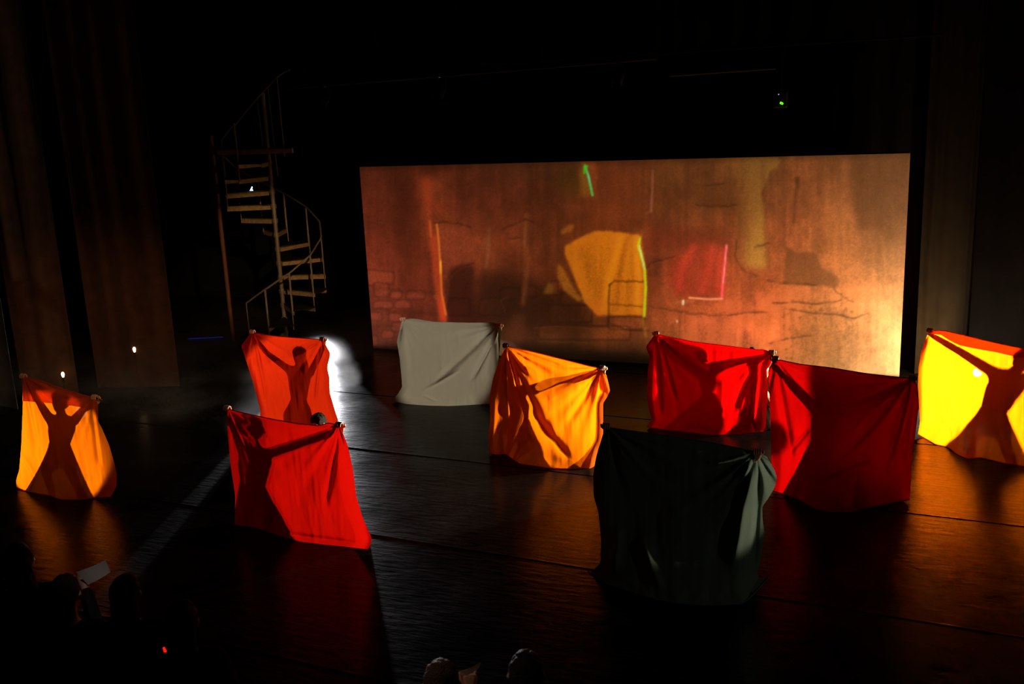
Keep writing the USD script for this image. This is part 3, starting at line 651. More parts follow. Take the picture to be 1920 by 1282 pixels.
cloth('orange_cloth', 'orange cloth at mid-stage between the grey cloth and the dark teal one', ORANGE,
      [(947, 648), (975, 653), (1020, 664), (1075, 678), (1110, 687), (1130, 690)], [(917, 850), (935, 853), (948, 851), (960, 860), (975, 870), (1000, 873), (1030, 878), (1070, 879), (1114, 878)],
      [(947, 648), (936, 675), (924, 710), (918, 745), (919, 790), (915, 820), (917, 850)], [(1130, 690), (1138, 705), (1144, 732), (1138, 745), (1131, 755), (1131, 780), (1131, 820), (1122, 840), (1114, 878)],
      fans=(1.0, .9), ridges=[((947, 650), (985, 780), .035, .07), ((950, 652), (1040, 850), .09, .06), ((948, 650), (955, 800), .03, -.05), ((1128, 692), (1060, 800), .05, .035), ((985, 760), (1075, 868), .06, .045), ((950, 651), (1060, 690), .03, .03)], billow=.035, curl=(-.06, .075), curl_w=.05, seed=5)
cloth('red_cloth', 'bright red cloth in front of the right half of the projection screen', RED,
      [(1229, 625), (1250, 630), (1300, 640), (1350, 646), (1420, 655), (1432, 655), (1448, 661)], [(1213, 800), (1250, 806), (1290, 810), (1330, 815), (1370, 815), (1400, 812), (1436, 808)],
      [(1229, 625), (1211, 650), (1218, 668), (1214, 700), (1213, 740), (1217, 770), (1222, 785), (1213, 800)], [(1448, 661), (1446, 680), (1437, 694), (1439, 715), (1440, 730), (1437, 770), (1436, 808)],
      fans=(.8, .8), ridges=[((1231, 630), (1240, 790), .03, .05), ((1233, 630), (1270, 760), .03, .05), ((1425, 660), (1370, 780), .04, .05), ((1425, 662), (1412, 800), .03, -.05)], curl=(-.08, .05), curl_w=.045, seed=6)
cloth('red_cloth', 'darker red cloth right of the dark teal one, half in shadow', DEEPRED,
      [(1452, 672), (1500, 682), (1560, 689), (1620, 699), (1680, 706), (1712, 709)], [(1450, 921), (1475, 928), (1500, 937), (1530, 955), (1560, 960), (1600, 960), (1650, 949), (1706, 936)],
      [(1452, 672), (1440, 695), (1443, 740), (1445, 800), (1446, 860), (1450, 921)], [(1712, 709), (1720, 722), (1723, 760), (1718, 800), (1710, 860), (1708, 900), (1706, 936)],
      fans=(.7, 1.5), ridges=[((1710, 712), (1600, 820), .03, .06), ((1710, 716), (1660, 880), .03, .07), ((1712, 720), (1690, 900), .03, .06), ((1690, 740), (1560, 880), .03, .06), ((1640, 860), (1540, 905), .025, .05), ((1455, 690), (1490, 880), .04, .05), ((1480, 850), (1520, 800), .025, .05)], ripple=.009, curl=(-.04, -.1), curl_w=.06, seed=7)
cloth('teal_cloth', 'dark teal cloth nearest to the audience, almost black', TEAL,
      [(1135, 799), (1150, 802), (1200, 809), (1250, 815), (1330, 828), (1400, 842), (1422, 848)], [(1103, 1078), (1130, 1092), (1170, 1105), (1230, 1124), (1270, 1131), (1320, 1135), (1390, 1132), (1440, 1111)],
      [(1135, 799), (1118, 855), (1112, 890), (1113, 930), (1122, 960), (1127, 1010), (1126, 1055), (1103, 1078)], [(1422, 848), (1437, 854), (1452, 880), (1457, 895), (1452, 915), (1440, 935), (1429, 950), (1430, 975), (1434, 1000), (1428, 1040), (1420, 1075), (1428, 1095), (1440, 1111)],
      fans=(.5, 1.1), ridges=[((1415, 855), (1370, 1080), .05, .08), ((1425, 860), (1412, 1090), .03, -.09), ((1160, 980), (1150, 1080), .05, .06), ((1200, 1000), (1240, 1110), .05, .05)], curl=(.06, .30), curl_w=.15, seed=8)
cloth('yellow_cloth', 'brilliantly lit yellow cloth cut by the right border of the picture', ORANGE,
      [(1742, 620), (1770, 619), (1800, 626), (1840, 636), (1880, 645), (1920, 653), (1985, 668)], [(1721, 814), (1755, 834), (1780, 839), (1793, 851), (1815, 860), (1840, 858), (1880, 868), (1915, 873), (1985, 880)],
      [(1742, 620), (1734, 640), (1727, 660), (1722, 690), (1721, 725), (1725, 790), (1721, 814)], [(1985, 668), (1988, 760), (1985, 880)],
      fans=(.5, .4), ridges=[((1735, 700), (1740, 800), .03, .03), ((1752, 700), (1768, 820), .03, .03), ((1770, 720), (1790, 830), .03, .03)], curl=(-.12, 0), curl_w=.05, seed=9,
      flap=[(1735, 626), (1765, 628), (1780, 638), (1801, 648), (1830, 654), (1870, 661), (1900, 668), (1985, 690)])


# ------------------------------------------------------------------ people
def hull(*balls):
    """Hull of spheres (centre, radius) as a manifold."""
    pts = []
    for c, r in balls:
        s = _ball * r + np.asarray(c, float); pts.append(s)
    return m3.Manifold.hull_points(np.concatenate(pts))


_ball = np.array(trimesh.creation.icosphere(2).vertices)


def union(parts):
    return m3.Manifold.batch_boolean(parts, m3.OpType.Add)


def soften(man, length=.02, it=12):
    man = man.refine_to_length(length); m = man.to_mesh()
    t = trimesh.Trimesh(m.vert_properties[:, :3], m.tri_verts, process=False)
    trimesh.smoothing.filter_taubin(t, .5, -.53, iterations=it)
    return t


def to_man(t):
    return m3.Manifold(m3.Mesh(np.asarray(t.vertices, np.float32), np.asarray(t.faces, np.uint32)))


def unit(v):
    v = np.asarray(v, float); return v / max(np.linalg.norm(v), 1e-9)


def grip(wrist, corner, along, front, s):
    """A hand that grips the top edge of a sheet: palm behind it, four fingers of unequal length over the edge, thumb from the side of the palm."""
    parts = []; up = np.array([0, 0, 1.0]); k = 1.0
    palm = corner - front * .030 + up * -.012
    parts.append(hull((wrist, .024), (palm + along * .020 - up * .030, .017), (palm - along * .020 - up * .030, .017)))
    parts.append(hull((palm + along * .028 - up * .02, .013), (palm - along * .028 - up * .02, .013), (palm + along * .026 + up * .020, .011), (palm - along * .026 + up * .018, .011)))
    for i, ln in enumerate((.92, 1.06, 1.0, .80)):
        o = along * (.029 - .0195 * i) * s
        a0 = palm + o + up * .018; a1 = palm + o + up * (.036 + .003 * ln) + front * .022; a2 = corner + o + up * .016 + front * .020 * ln; a3 = corner + o - up * .016 * ln + front * .023
        parts += [hull((a0, .0092), (a1, .0090)), hull((a1, .0090), (a2, .0084)), hull((a2, .0084), (a3, .0072))]
    t0 = palm + along * .030 * s - up * .018; t1 = t0 + along * .024 * s + up * .014 - front * .004; t2 = t1 + up * .026 + front * .014
    parts += [hull((t0, .0115), (t1, .0100)), hull((t1, .0100), (t2, .0085))]
    return union(parts)


def make_head(c, face, size=1.0):
    """Skull, jaw, nose, brow, eyes, lips, ears; returns the manifold and the local axes."""
    f = unit([face[0], face[1], face[2]]); s = unit(np.cross(f, [0, 0, 1.0])); u = np.cross(s, f); k = size
    at = lambda x, y, z: np.asarray(c) + k * (s * x + f * y + u * z)
    P = [hull((at(0, -.018, .030), .086 * k), (at(0, .012, .022), .078 * k)), hull((at(0, .012, .01), .074 * k), (at(.022, .045, -.045), .042 * k), (at(-.022, .045, -.045), .042 * k), (at(0, .062, -.085), .026 * k)),
         hull((at(.03, .072, .030), .016 * k), (at(-.03, .072, .030), .016 * k))]
    return P, at, k


def head_details(at, k):
    D = [hull((at(0, .090, .018), .007 * k), (at(0, .110, -.022), .011 * k), (at(0, .094, -.028), .012 * k)), hull((at(.018, .088, -.056), .007 * k), (at(-.018, .088, -.056), .007 * k), (at(0, .096, -.054), .008 * k))]
    for q in (-1, 1):
        D.append(hull((at(q * .031, .078, .010), .013 * k), (at(q * .036, .076, .010), .011 * k)))
        D.append(hull((at(q * .080, -.005, .020), .012 * k), (at(q * .086, -.016, .005), .014 * k), (at(q * .078, -.002, -.030), .008 * k)))
    return D


def hair_mesh(at, k, style, seed):
    parts = [hull((at(0, -.030, .040), .094 * k), (at(0, .005, .060), .078 * k)), hull((at(0, -.045, .02), .088 * k), (at(0, -.055, -.045), .060 * k))]
    if style == 'bun': parts.append(hull((at(0, -.060, .125), .040 * k), (at(.012, -.075, .135), .036 * k)))
    if style == 'long':
        parts.append(hull((at(0, -.055, -.03), .078 * k), (at(.05, -.075, -.16), .040 * k), (at(-.05, -.075, -.16), .040 * k), (at(0, -.085, -.24), .030 * k)))
    if style == 'low_bun': parts.append(hull((at(0, -.115, -.03), .040 * k), (at(0, -.12, -.01), .036 * k)))
    t = soften(union(parts), .016, 4); v = np.asarray(t.vertices); nrm = np.asarray(t.vertex_normals)
    t.vertices = v + nrm * (.016 * (meshkit.noise(v * np.array([60, 60, 14]) + seed) - .5) + .010 * (meshkit.noise(v * np.array([14, 14, 9]) + seed) - .5))[:, None]
    return t


def limb(*js):
    return [hull(a, b) for a, b in zip(js[:-1], js[1:])]


def performer(label, key, lamp, shadow, hl=None, hr=None, behind=.42, style='bun', skirt=.34, head_real=None, group='performers hidden behind the held cloths'):
    """A performer behind a cloth. The shadow points traced on the cloth are carried back along the light of its lamp to where the body stands."""
    C = CLOTHS[key]; n, p0, d = C['n'], C['p0'], C['d']; d3 = np.array([d[0], d[1], 0])

    def body(px, back=behind):
        S = on_plane(np.array(px, float), p0, n)
        if lamp is None: return S - n * back
        t = back / ((S - lamp) @ n); return S + t * (lamp - S)
    J = {k: body(v, behind * (.62 if k.startswith('el') else 1)) for k, v in shadow.items() if k != 'hem'}
    TL, TR = (C['TL'] if hl is None else np.asarray(hl)), (C['TR'] if hr is None else np.asarray(hr))
    head = J['head'] if head_real is None else np.asarray(head_real); shL, shR, waist = J['shL'], J['shR'], J['waist']
    mid = (shL + shR) / 2; w = shR - shL; wl = np.linalg.norm(w)
    if wl < .30: shL, shR = mid - unit(w) * .15, mid + unit(w) * .15
    if wl > .38: shL, shR = mid - unit(w) * .19, mid + unit(w) * .19
    side = unit(shR - shL)
    hd = unit(head - mid) * min(max(np.linalg.norm(head - mid), .21), .27); head = mid + hd
    if np.linalg.norm(mid - waist) > .40: waist = mid + unit(waist - mid) * .40
    hip = waist + np.array([0, 0, -.16]); hip[2] = max(hip[2], .42)
    parts = limb((mid + unit(head - mid) * .01, .052), (head - unit(hd) * .075, .046))
    parts += [hull((shL + side * .035, .062), (shR - side * .035, .062), (mid - (mid - waist) * .45 + side * .04, .095), (mid - (mid - waist) * .45 - side * .04, .095)),
              hull((mid - (mid - waist) * .40 + side * .05, .092), (mid - (mid - waist) * .40 - side * .05, .092), (waist + side * .028, .074), (waist - side * .028, .074)),
              hull((waist + side * .028, .074), (waist - side * .028, .074), (hip + side * .07, .102), (hip - side * .07, .102))]
    fw = n * .10
    for q in (-1, 1):
        hj = hip + side * q * .08; kn = np.array([*(hj[:2] + side[:2] * q * .10 + fw[:2] * .9), max(.30, hj[2] * .52)]); an = np.array([*(hj[:2] + side[:2] * q * .10 - fw[:2] * .4), .075])
        parts += limb((hj, .088), (kn, .058), (an, .038)) + [hull((an + [0, 0, -.035], .036), (an + fw * 1.5 + [0, 0, -.048], .024))]
    for (sh, el, co) in ((shL, J['elL'], TL), (shR, J['elR'], TR)):
        wr = co - n * .045 + np.array([0, 0, -.075])
        # keep the arm to a human length: the elbow bows out between shoulder and wrist
        gap = np.linalg.norm(wr - sh); m = sh + (wr - sh) * .52; off = el - m; off = off - (off @ unit(wr - sh)) * unit(wr - sh)
        el = m + unit(off) * min(np.linalg.norm(off), .13 if gap < .55 else .05)
        parts += limb((sh, .054), (el, .040)) + limb((el, .040), (el + (wr - el) * .3, .041), (wr, .026))
    hp, at, k = make_head(head, n + np.array([0, 0, -.08]), .97)
    core = soften(union(parts + hp), .022, 10)
    man = union([to_man(core)] + head_details(at, k) + [grip(TL - n * .045 + [0, 0, -.075], TL, d3, n, -1), grip(TR - n * .045 + [0, 0, -.075], TR, d3, n, 1)])
    t = thing('person', label, 'person', (hip[0], hip[1], 0), group)
    obj('body', man, SKIN, t, 40)
    obj('hair', hair_mesh(at, k, style, len(label)), HAIR, t, 50)
    b = [hull((shL + side * .06 - [0, 0, .05], .072), (shR - side * .06 - [0, 0, .05], .072), (mid - (mid - waist) * .45 + side * .04, .104), (mid - (mid - waist) * .45 - side * .04, .104)),
         hull((mid - (mid - waist) * .40 + side * .05, .100), (mid - (mid - waist) * .40 - side * .05, .100), (waist + side * .028, .083), (waist - side * .028, .083))]
    obj('bodice', soften(union(b), .025, 6), DRESS, t, 50)
    # skirt from the waist to the floor, gathered
    hem = body(shadow['hem']) if 'hem' in shadow else hip; na, nr = 72, 22; rows = []
    for j in range(nr):
        q = j / (nr - 1); z = .012 * (1 - q) + (waist[2] + .02) * q; cc = (np.array([hem[0], hem[1]]) * (1 - q) ** 1.2 + waist[:2] * (1 - (1 - q) ** 1.2))
        rx = .112 + (skirt - .112) * (1 - q) ** 1.15; ry = .105 + (min(skirt, behind * .8, .32) - .105) * (1 - q) ** 1.15
        a = np.linspace(0, 2 * math.pi, na, endpoint=False); fold = 1 + .07 * (1 - q) * np.sin(a * 11 + 1.7 * q) + .04 * (1 - q) * np.sin(a * 19 + 2)
        rows.append(np.column_stack([cc + (np.cos(a) * rx * fold)[:, None] * side[:2] / max(np.linalg.norm(side[:2]), .5) - (np.sin(a) * ry * fold)[:, None] * n[:2], np.full(na, z)]))
    V = np.concatenate(rows); Fc = []
    for j in range(nr - 1):
        for i in range(na):
            i2 = (i + 1) % na; Fc += [[j * na + i, j * na + i2, (j + 1) * na + i2], [j * na + i, (j + 1) * na + i2, (j + 1) * na + i]]
    if key == 'orange_cloth':
        bg = trimesh.creation.torus(.036, .010, 24, 12); bg.apply_transform(trimesh.geometry.align_vectors([0, 0, 1], unit([.5, .2, .8]))); bg.apply_translation(TR + d3 * .045 + np.array([0, 0, -.012]) - n * .02)
        obj('bangle', bg, CHROME, t, 60, None, 'shiny metal bangle')
    obj('skirt', trimesh.Trimesh(V, np.array(Fc), process=False), SKIRT, t, 60)
    return t


performer('dancer with both arms raised behind the far left orange cloth', 'orange_cloth', LAMP['C'],
          dict(head=(113, 764), shL=(97, 788), shR=(135, 790), elL=(80, 764), elR=(150, 772), waist=(111, 833), hem=(108, 922)), behind=.40, style='bun', skirt=.36)

performer('dancer with one arm bent up behind the upper left red cloth', 'red_cloth', LAMP['B'],
          dict(head=(560, 668), shL=(540, 692), shR=(580, 702), elL=(506, 678), elR=(592, 680), waist=(560, 752), hem=(566, 812)), behind=.42, style='long', skirt=.26)
performer('dancer whose dark hair shows over the top of the near left red cloth', 'red_cloth_001', LAMP['E'],
          dict(head=(484, 806), shL=(462, 846), shR=(500, 850), elL=(470, 835), elR=(560, 832), waist=(470, 925), hem=(505, 1000)), behind=.46, style='low_bun', skirt=.40, head_real=(-6.12, 8.90, 1.40))
performer('performer hidden behind the grey cloth, only fingertips at its top corners', 'grey_cloth', None,
          dict(head=(850, 650), shL=(828, 672), shR=(872, 672), elL=(790, 640), elR=(905, 642), waist=(850, 700), hem=(850, 755)), behind=.35, style='bun', skirt=.3)
performer('dancer with one arm stretched to the right behind the middle orange cloth', 'orange_cloth_001', LAMP['E'],
          dict(head=(958, 700), shL=(945, 728), shR=(984, 735), elL=(950, 700), elR=(1035, 718), waist=(972, 785), hem=(1005, 862)), behind=.40, style='low_bun', skirt=.34)
performer('dancer crouching behind the bright red cloth, skirt spread on the floor', 'red_cloth_002', LAMP['A'],
          dict(head=(1292, 676), shL=(1276, 704), shR=(1322, 696), elL=(1252, 676), elR=(1362, 684), waist=(1303, 738), hem=(1308, 806)), behind=.34, style='bun', skirt=.44)
performer('dancer with an arm reaching up to the left behind the darker red cloth', 'red_cloth_003', LAMP['A'],
          dict(head=(1556, 742), shL=(1530, 764), shR=(1578, 770), elL=(1492, 728), elR=(1640, 750), waist=(1546, 830), hem=(1560, 930)), behind=.38, style='long', skirt=.42)
performer('performer hidden behind the dark teal cloth, only fingertips at its top corners', 'teal_cloth', None,
          dict(head=(1285, 890), shL=(1245, 930), shR=(1325, 935), elL=(1180, 870), elR=(1390, 880), waist=(1280, 990), hem=(1275, 1100)), behind=.35, style='bun', skirt=.3)
performer('dancer leaning over with one arm up behind the yellow cloth at the right border', 'yellow_cloth', LAMP['A'],
          dict(head=(1906, 690), shL=(1866, 700), shR=(1914, 712), elL=(1814, 668), elR=(1952, 690), waist=(1858, 772), hem=(1840, 850)), behind=.40, style='bun', skirt=.42)

# ------------------------------------------------------------------ lamps
def par_can(name, label, pos, target, lens=True):
    z = unit(np.asarray(target, float) - pos); back = pos - z * .10
    t = thing(name, label, 'stage lamp', (pos[0], pos[1], 0))
    obj('housing', lathe([(.105, .085), (.110, .085), (.110, -.10), (.085, -.18), (.03, -.21), (.0, -.21), (0, -.20), (.028, -.20), (.080, -.175), (.104, -.10), (.105, .085)], back, z), BLACKMETAL, t, 40)
    obj('lens', lathe([(0, 0), (.06, -.004), (.100, -.015), (.100, -.022), (0, -.012)], back + z * .0, z), LENS, t, 40)
    s = unit(np.cross(z, [0, 0, 1.0]))
    obj('yoke', tube([back + s * .125, back + s * .125 - np.array([0, 0, .5 * pos[2]]), back * [1, 1, 0] + np.array([0, 0, .03]) + s * .06, back * [1, 1, 0] + np.array([0, 0, .03]) - s * .06, back - s * .125 - np.array([0, 0, .5 * pos[2]]), back - s * .125], .009, 6), BLACKMETAL, t)
    obj('floor_plate', box(back[0], back[1], .015, .24, .24, .022, .006), BLACKMETAL, t)
    for q in (-1, 1): obj('clamp_knob', lathe([(0, 0), (.022, 0), (.022, .03), (0, .03)], back + s * q * .12, s * q, 12), BLACKMETAL, t)
    return t


par_can('floor_lamp', 'bright white stage lamp on the floor behind the upper left red cloth', LAMP['B'], (-5.62, 7.84, .35))
par_can('floor_lamp', 'stage lamp on the floor behind the far left orange cloth', LAMP['C'], (-9.96, 8.45, .62))
par_can('floor_lamp', 'stage lamp on a low stand behind the darker red cloth', LAMP['E'], (-5.0, 10.34, .62))
A = LAMP['A']; t = thing('work_light', 'glaring bare work light shining through the yellow cloth', 'lamp', (A[0], A[1], 0))
obj('socket', lathe([(0, -.16), (.03, -.16), (.034, -.06), (.026, -.052), (0, -.052)], A, (0, 0, 1), 16), BLACKMETAL, t, 40)
obj('glowing_reflector', lathe([(0, 0), (.040, .004), (.066, .014), (.066, .018), (0, .010)], A + [0, .075, 0], (0, -1, 0), 20), principled('glowing_reflector', (1, .9, .7), .3, emit=(1, .88, .62), estr=800), t, 40)
obj('stem', tube([(A[0], A[1], .03), (A[0], A[1], A[2] - .15)], .012, 8), BLACKMETAL, t)
for q in range(3):
    a = 2.1 * q + .4; obj('foot', tube([(A[0], A[1], .10), (A[0] + .12 * math.cos(a), A[1] + .12 * math.sin(a), .05), (A[0] + .2 * math.cos(a), A[1] + .2 * math.sin(a), .010)], .009, 6), BLACKMETAL, t)


Dp = LAMP['D']; t = thing('added_glow_lamp', 'added unseen low bulb lamp by the lower right corner of the projection screen', 'lamp', (Dp[0], Dp[1], 0))  # holder for the added screen glow source
obj('socket', lathe([(0, -.13), (.024, -.13), (.026, -.05), (.020, -.042), (0, -.042)], Dp, (0, 0, 1), 16), BLACKMETAL, t, 40)
obj('stem', tube([(Dp[0], Dp[1], .02), (Dp[0], Dp[1], Dp[2] - .12)], .010, 8), BLACKMETAL, t)
obj('base_plate', lathe([(0, 0), (.09, 0), (.09, .012), (.012, .026), (0, .026)], (Dp[0], Dp[1], .004), (0, 0, 1), 18), BLACKMETAL, t, 40)


def small_lamp(label, p):
    t = thing('marker_lamp', label, 'lamp', (p[0], p[1], 0), None)
    obj('bulb', lathe([(0, -.045), (.016, -.04), (.026, -.01), (.030, .02), (.022, .046), (.010, .058), (0, .06)], p, (0, 0, 1), 14), BULB, t, 60)
    obj('holder', lathe([(0, -.11), (.014, -.11), (.018, -.045), (0, -.045)], p, (0, 0, 1), 12), BLACKMETAL, t, 40)
    obj('stand', tube([(p[0], p[1], .02), (p[0], p[1], p[2] - .10)], .006, 6), BLACKMETAL, t)
    obj('base_plate', lathe([(0, 0), (.07, 0), (.07, .012), (.01, .022), (0, .022)], (p[0], p[1], .004), (0, 0, 1), 18), BLACKMETAL, t, 40)


small_lamp('small glowing bulb low in front of the right-hand brown wing curtain', at_y(np.array([252.0, 656]), 13.15))
small_lamp('small glowing bulb just over the top edge of the far left orange cloth', at_y(np.array([118.0, 703]), 12.28))


def led(label, px0, px1, y, z=.02):
    a, b = on_floor(np.array([px0, px1], float), z)
    t = thing('led_tape', label, 'light strip', (a[0], a[1], 0))
    d = b - a; n = 14; P = a + d * np.linspace(0, 1, n)[:, None]; P[:, 2] = z - .008
    obj('tape', tube(P, .008, 6), BLUESTRIP, t); obj('end_plug', box(a[0], a[1], .014, .03, .03, .02, .004), BLACKMETAL, t)


led('short strip of dim blue light on the floor right of the white lamp', (630, 649), (656, 653), 0)
led('dim blue light line on the floor left of the spiral staircase', (352, 634), (418, 631), 0)

# ------------------------------------------------------------------ spiral staircase
PC = np.array([-12.30, 17.0]); R = .98
st = thing('spiral_staircase', 'steel spiral staircase with wooden treads left of the projection screen, only partly lit', 'staircase', (PC[0], PC[1], 0))
obj('centre_pole', tube([(PC[0], PC[1], .02), (PC[0], PC[1], 5.2)], .045, 16), METAL, st, 40)
obj('base_flange', lathe([(0, 0), (.16, 0), (.16, .02), (.06, .04), (0, .04)], (PC[0], PC[1], .004), (0, 0, 1), 20), METAL, st, 40)
ang = lambda k: math.radians(-90 + 31 * k)
pt = lambda a, r, z: np.array([PC[0] + r * math.cos(a), PC[1] + r * math.sin(a), z])
rail = []
for k in range(13):
    z = .30 * (k + 1) - .05; a = ang(k); da = math.radians(15.0)
    V = [pt(a + da * q, r_, zz) for zz in (z, z - .03) for q in np.linspace(-1, 1, 7) for r_ in (.07, R)]
    tp = obj('tread', trimesh.convex.convex_hull(np.array(V)), TREADTOP, st, False)
    for e in (-1, 1):                                                            # front and rear board of the tread
        lip = np.array([pt(a + e * da, .07, z - .004), pt(a + e * da, R - .01, z - .004), pt(a + e * da, R - .01, z - .110), pt(a + e * da, .07, z - .110)])
        nn = np.array([-math.sin(a + e * da), math.cos(a + e * da), 0]) * .018
        obj('edge_board', trimesh.convex.convex_hull(np.vstack([lip, lip - e * nn])), TREAD, tp, False)
    obj('collar', lathe([(.046, -.09), (.062, -.09), (.062, 0.0), (.046, 0.0)], (PC[0], PC[1], z), (0, 0, 1), 14), METAL, st, 40)
    for q in (-.5, .5):
        if k == 12 and q > 0: continue
        aq = a + 2 * da * q; zt = z + .9 + .30 * q
        obj('baluster', tube([pt(aq, R - .03, z - .06), pt(aq, R - .03, zt)], .0125, 6), METAL, st)
        rail.append(pt(aq, R - .03, zt + .01))
obj('handrail', tube(smooth_curve(rail, np.linspace(0, 1, 120), .5), .019, 8), METAL, st)
land = [(PC[0] - .0, PC[1] + .0), (PC[0] + 1.05, PC[1]), (PC[0] + 1.05, PC[1] + 1.5), (PC[0] - 1.1, PC[1] + 1.5), (PC[0] - 1.1, PC[1] + .12), (PC[0], PC[1] + .12)]
lm = trimesh.creation.extrude_polygon(shapely.Polygon(land), .06); lm.apply_translation([0, 0, 3.94]); obj('landing', lm, TREADTOP, st, False)
# the gallery rail that climbs across in front of the landing
up = [at_y(np.array(q, float), 16.2) for q in ((436, 240), (462, 208), (486, 180), (505, 160), (520, 144), (534, 134), (543, 131))]
obj('handrail', tube(up, .019, 8), METAL, st)
for (q0, q1) in (((482, 186), (494, 282)), ((502, 164), (521, 330)), ((519, 146), (534, 294)), ((437, 240), (441, 268))):
    obj('baluster', tube([at_y(np.array(q1, float), 16.2), at_y(np.array(q0, float), 16.2)], .012, 6), METAL, st)
e0, e1 = at_y(np.array([404., 253]), 16.2), at_y(np.array([548., 268]), 16.2)
obj('landing_edge', box((e0[0] + e1[0]) / 2, 16.2, 4.06, e1[0] - e0[0], .05, .10, .01), TREAD, st)
q = at_y(np.array([471., 356]), 16.75)
b = thing('gallery_lamp', 'small lamp with a blue-white glow high inside the spiral staircase', 'stage lamp', q)
obj('housing', lathe([(.045, 0), (.05, 0), (.05, .10), (.03, .15), (0, .15), (0, .14), (.028, .14), (.045, .10)], q, (0, .8, .3), 16), BLACKMETAL, b, 40)
obj('lens', trimesh.convex.convex_hull(np.array([q + [-.055, -.01, -.05], q + [.05, -.01, -.045], q + [.03, -.01, .075], q + [-.04, .02, -.05], q + [.04, .02, -.04], q + [.03, .02, .06]])), BLUEGLOW, b, False)
obj('hook', tube([q + [0, .05, .05], q + [0, .06, .35], q + [0, .12, .6]], .008, 6), BLACKMETAL, b)
p0, p1 = at_y(np.array([404., 400]), 16.9), on_floor(np.array([438., 642]))
pp_ = thing('upright_pipe', 'dark reddish upright pipe left of the spiral staircase', 'pipe', (p1[0], p1[1], 0))
obj('tube', tube([(p1[0], p1[1], .01), (p1[0], p1[1], 4.4)], .045, 12), principled('rusty_pipe', (.20, .07, .04), .5, .4), pp_, 40)
obj('foot_plate', lathe([(0, 0), (.12, 0), (.12, .014), (.05, .03), (0, .03)], (p1[0], p1[1], .004), (0, 0, 1), 18), BLACKMETAL, pp_, 40)

# ------------------------------------------------------------------ overhead bars
def bar(label, a, b, lanterns=()):
    a, b = np.asarray(a, float), np.asarray(b, float); t = thing('lighting_bar', label, 'lighting bar', a)
    obj('pipe', tube([a, b], .024, 12), BLACKMETAL, t, 40)
    for q in np.linspace(.05, .95, 5):
        p = a + (b - a) * q; obj('suspension_cable', tube([p, [p[0], p[1], 10.0]], .004, 5), BLACKMETAL, t)
    for q in lanterns:
        p = a + (b - a) * q
        l = thing('hanging_lantern', ['unlit black lantern hung at the left end of the long overhead bar', 'unlit black lantern hung near the middle of the long overhead bar', 'unlit black lantern hung at the right end of the long overhead bar'][lanterns.index(q)], 'stage lamp', p)
        obj('housing', lathe([(.07, .16), (.075, .16), (.075, -.05), (.05, -.13), (0, -.14), (0, -.13), (.048, -.12), (.07, -.05)], p + [0, -.02, -.24], (.05, -.8, -.6), 18), BLACKMETAL, l, 40)
        obj('yoke', tube([p + [-.09, -.02, -.24], p + [-.09, 0, -.06], p + [0, 0, -.03], p + [.09, 0, -.06], p + [.09, -.02, -.24]], .008, 6), BLACKMETAL, l)
        obj('clamp', box(p[0], p[1], p[2], .05, .06, .06, .01), CHROME, l)


bar('long dark overhead lighting bar above and in front of the projection screen', (-9.6, 14, 5.13), (-3.4, 14, 5.23), (.11, .45, .91))
bar('short dark overhead pipe above the right half of the projection screen', (-3.3, 14.4, 5.0), (-1.8, 14.4, 5.02))
q = at_y(np.array([1463., 187]), 16.5)
ib = thing('indicator_unit', 'small unit with a glowing green mark high above the projection screen', 'indicator light', q)
obj('case', box(q[0], q[1] + .05, q[2], .22, .08, .26, .02), BLACKMETAL, ib)
g0, g1 = at_y(np.array([[1462.5, 192.2], [1468.5, 195.0]]), 16.5); w0 = at_y(np.array([1460., 177]), 16.5)
obj('green_mark', tube([g0, g0 + (g1 - g0) * .5, g1], [.017, .021, .014], 8), GREENGLOW, ib)
obj('pale_dot', trimesh.creation.icosphere(2, .010), WHITEGLOW, ib)
UsdGeom.Xformable(stage.GetPrimAtPath(str(ib.GetPath()) + '/pale_dot')).AddTranslateOp().Set(Gf.Vec3d(*map(float, w0)))
obj('bracket', tube([q + [0, .08, .1], [q[0], q[1] + .2, q[2] + .5], [q[0], SY + .05, 5.45]], .01, 6), BLACKMETAL, ib)

# ------------------------------------------------------------------ the audience in the near dark
struct('seating_tier', trimesh.util.concatenate([box(-3.4, 2.2, .25, 8.4, 5.2, .5)]), CARPET, 'black carpeted audience tier at the front border', 'seating tier')


def bench(label, a, b):
    a, b = np.asarray(a, float), np.asarray(b, float); c = (a + b) / 2; w = np.linalg.norm(b - a); yaw = math.atan2(b[1] - a[1], b[0] - a[0])
    t = thing('audience_bench', label, 'bench', (c[0], c[1], .5)); R_ = trimesh.transformations.rotation_matrix(yaw, [0, 0, 1]); T = trimesh.transformations.translation_matrix([c[0], c[1], .5])
    for nm, m in [('seat', box(0, 0, .40, w, .42, .06, .02)), ('backrest', box(0, -.24, .66, w, .05, .40, .02)), ('leg', box(-w / 2 + .1, 0, .185, .06, .36, .37)), ('leg', box(w / 2 - .1, 0, .185, .06, .36, .37))]:
        m.apply_transform(T @ R_); obj(nm, m, CARPET, t)
    return yaw


yawL = bench('dark bench under the spectators at the lower left', (-6.0, 4.50), (-3.35, 3.72))
yawC = bench('dark bench under the spectators at the bottom middle', (-2.85, 3.30), (-1.0, 4.22))


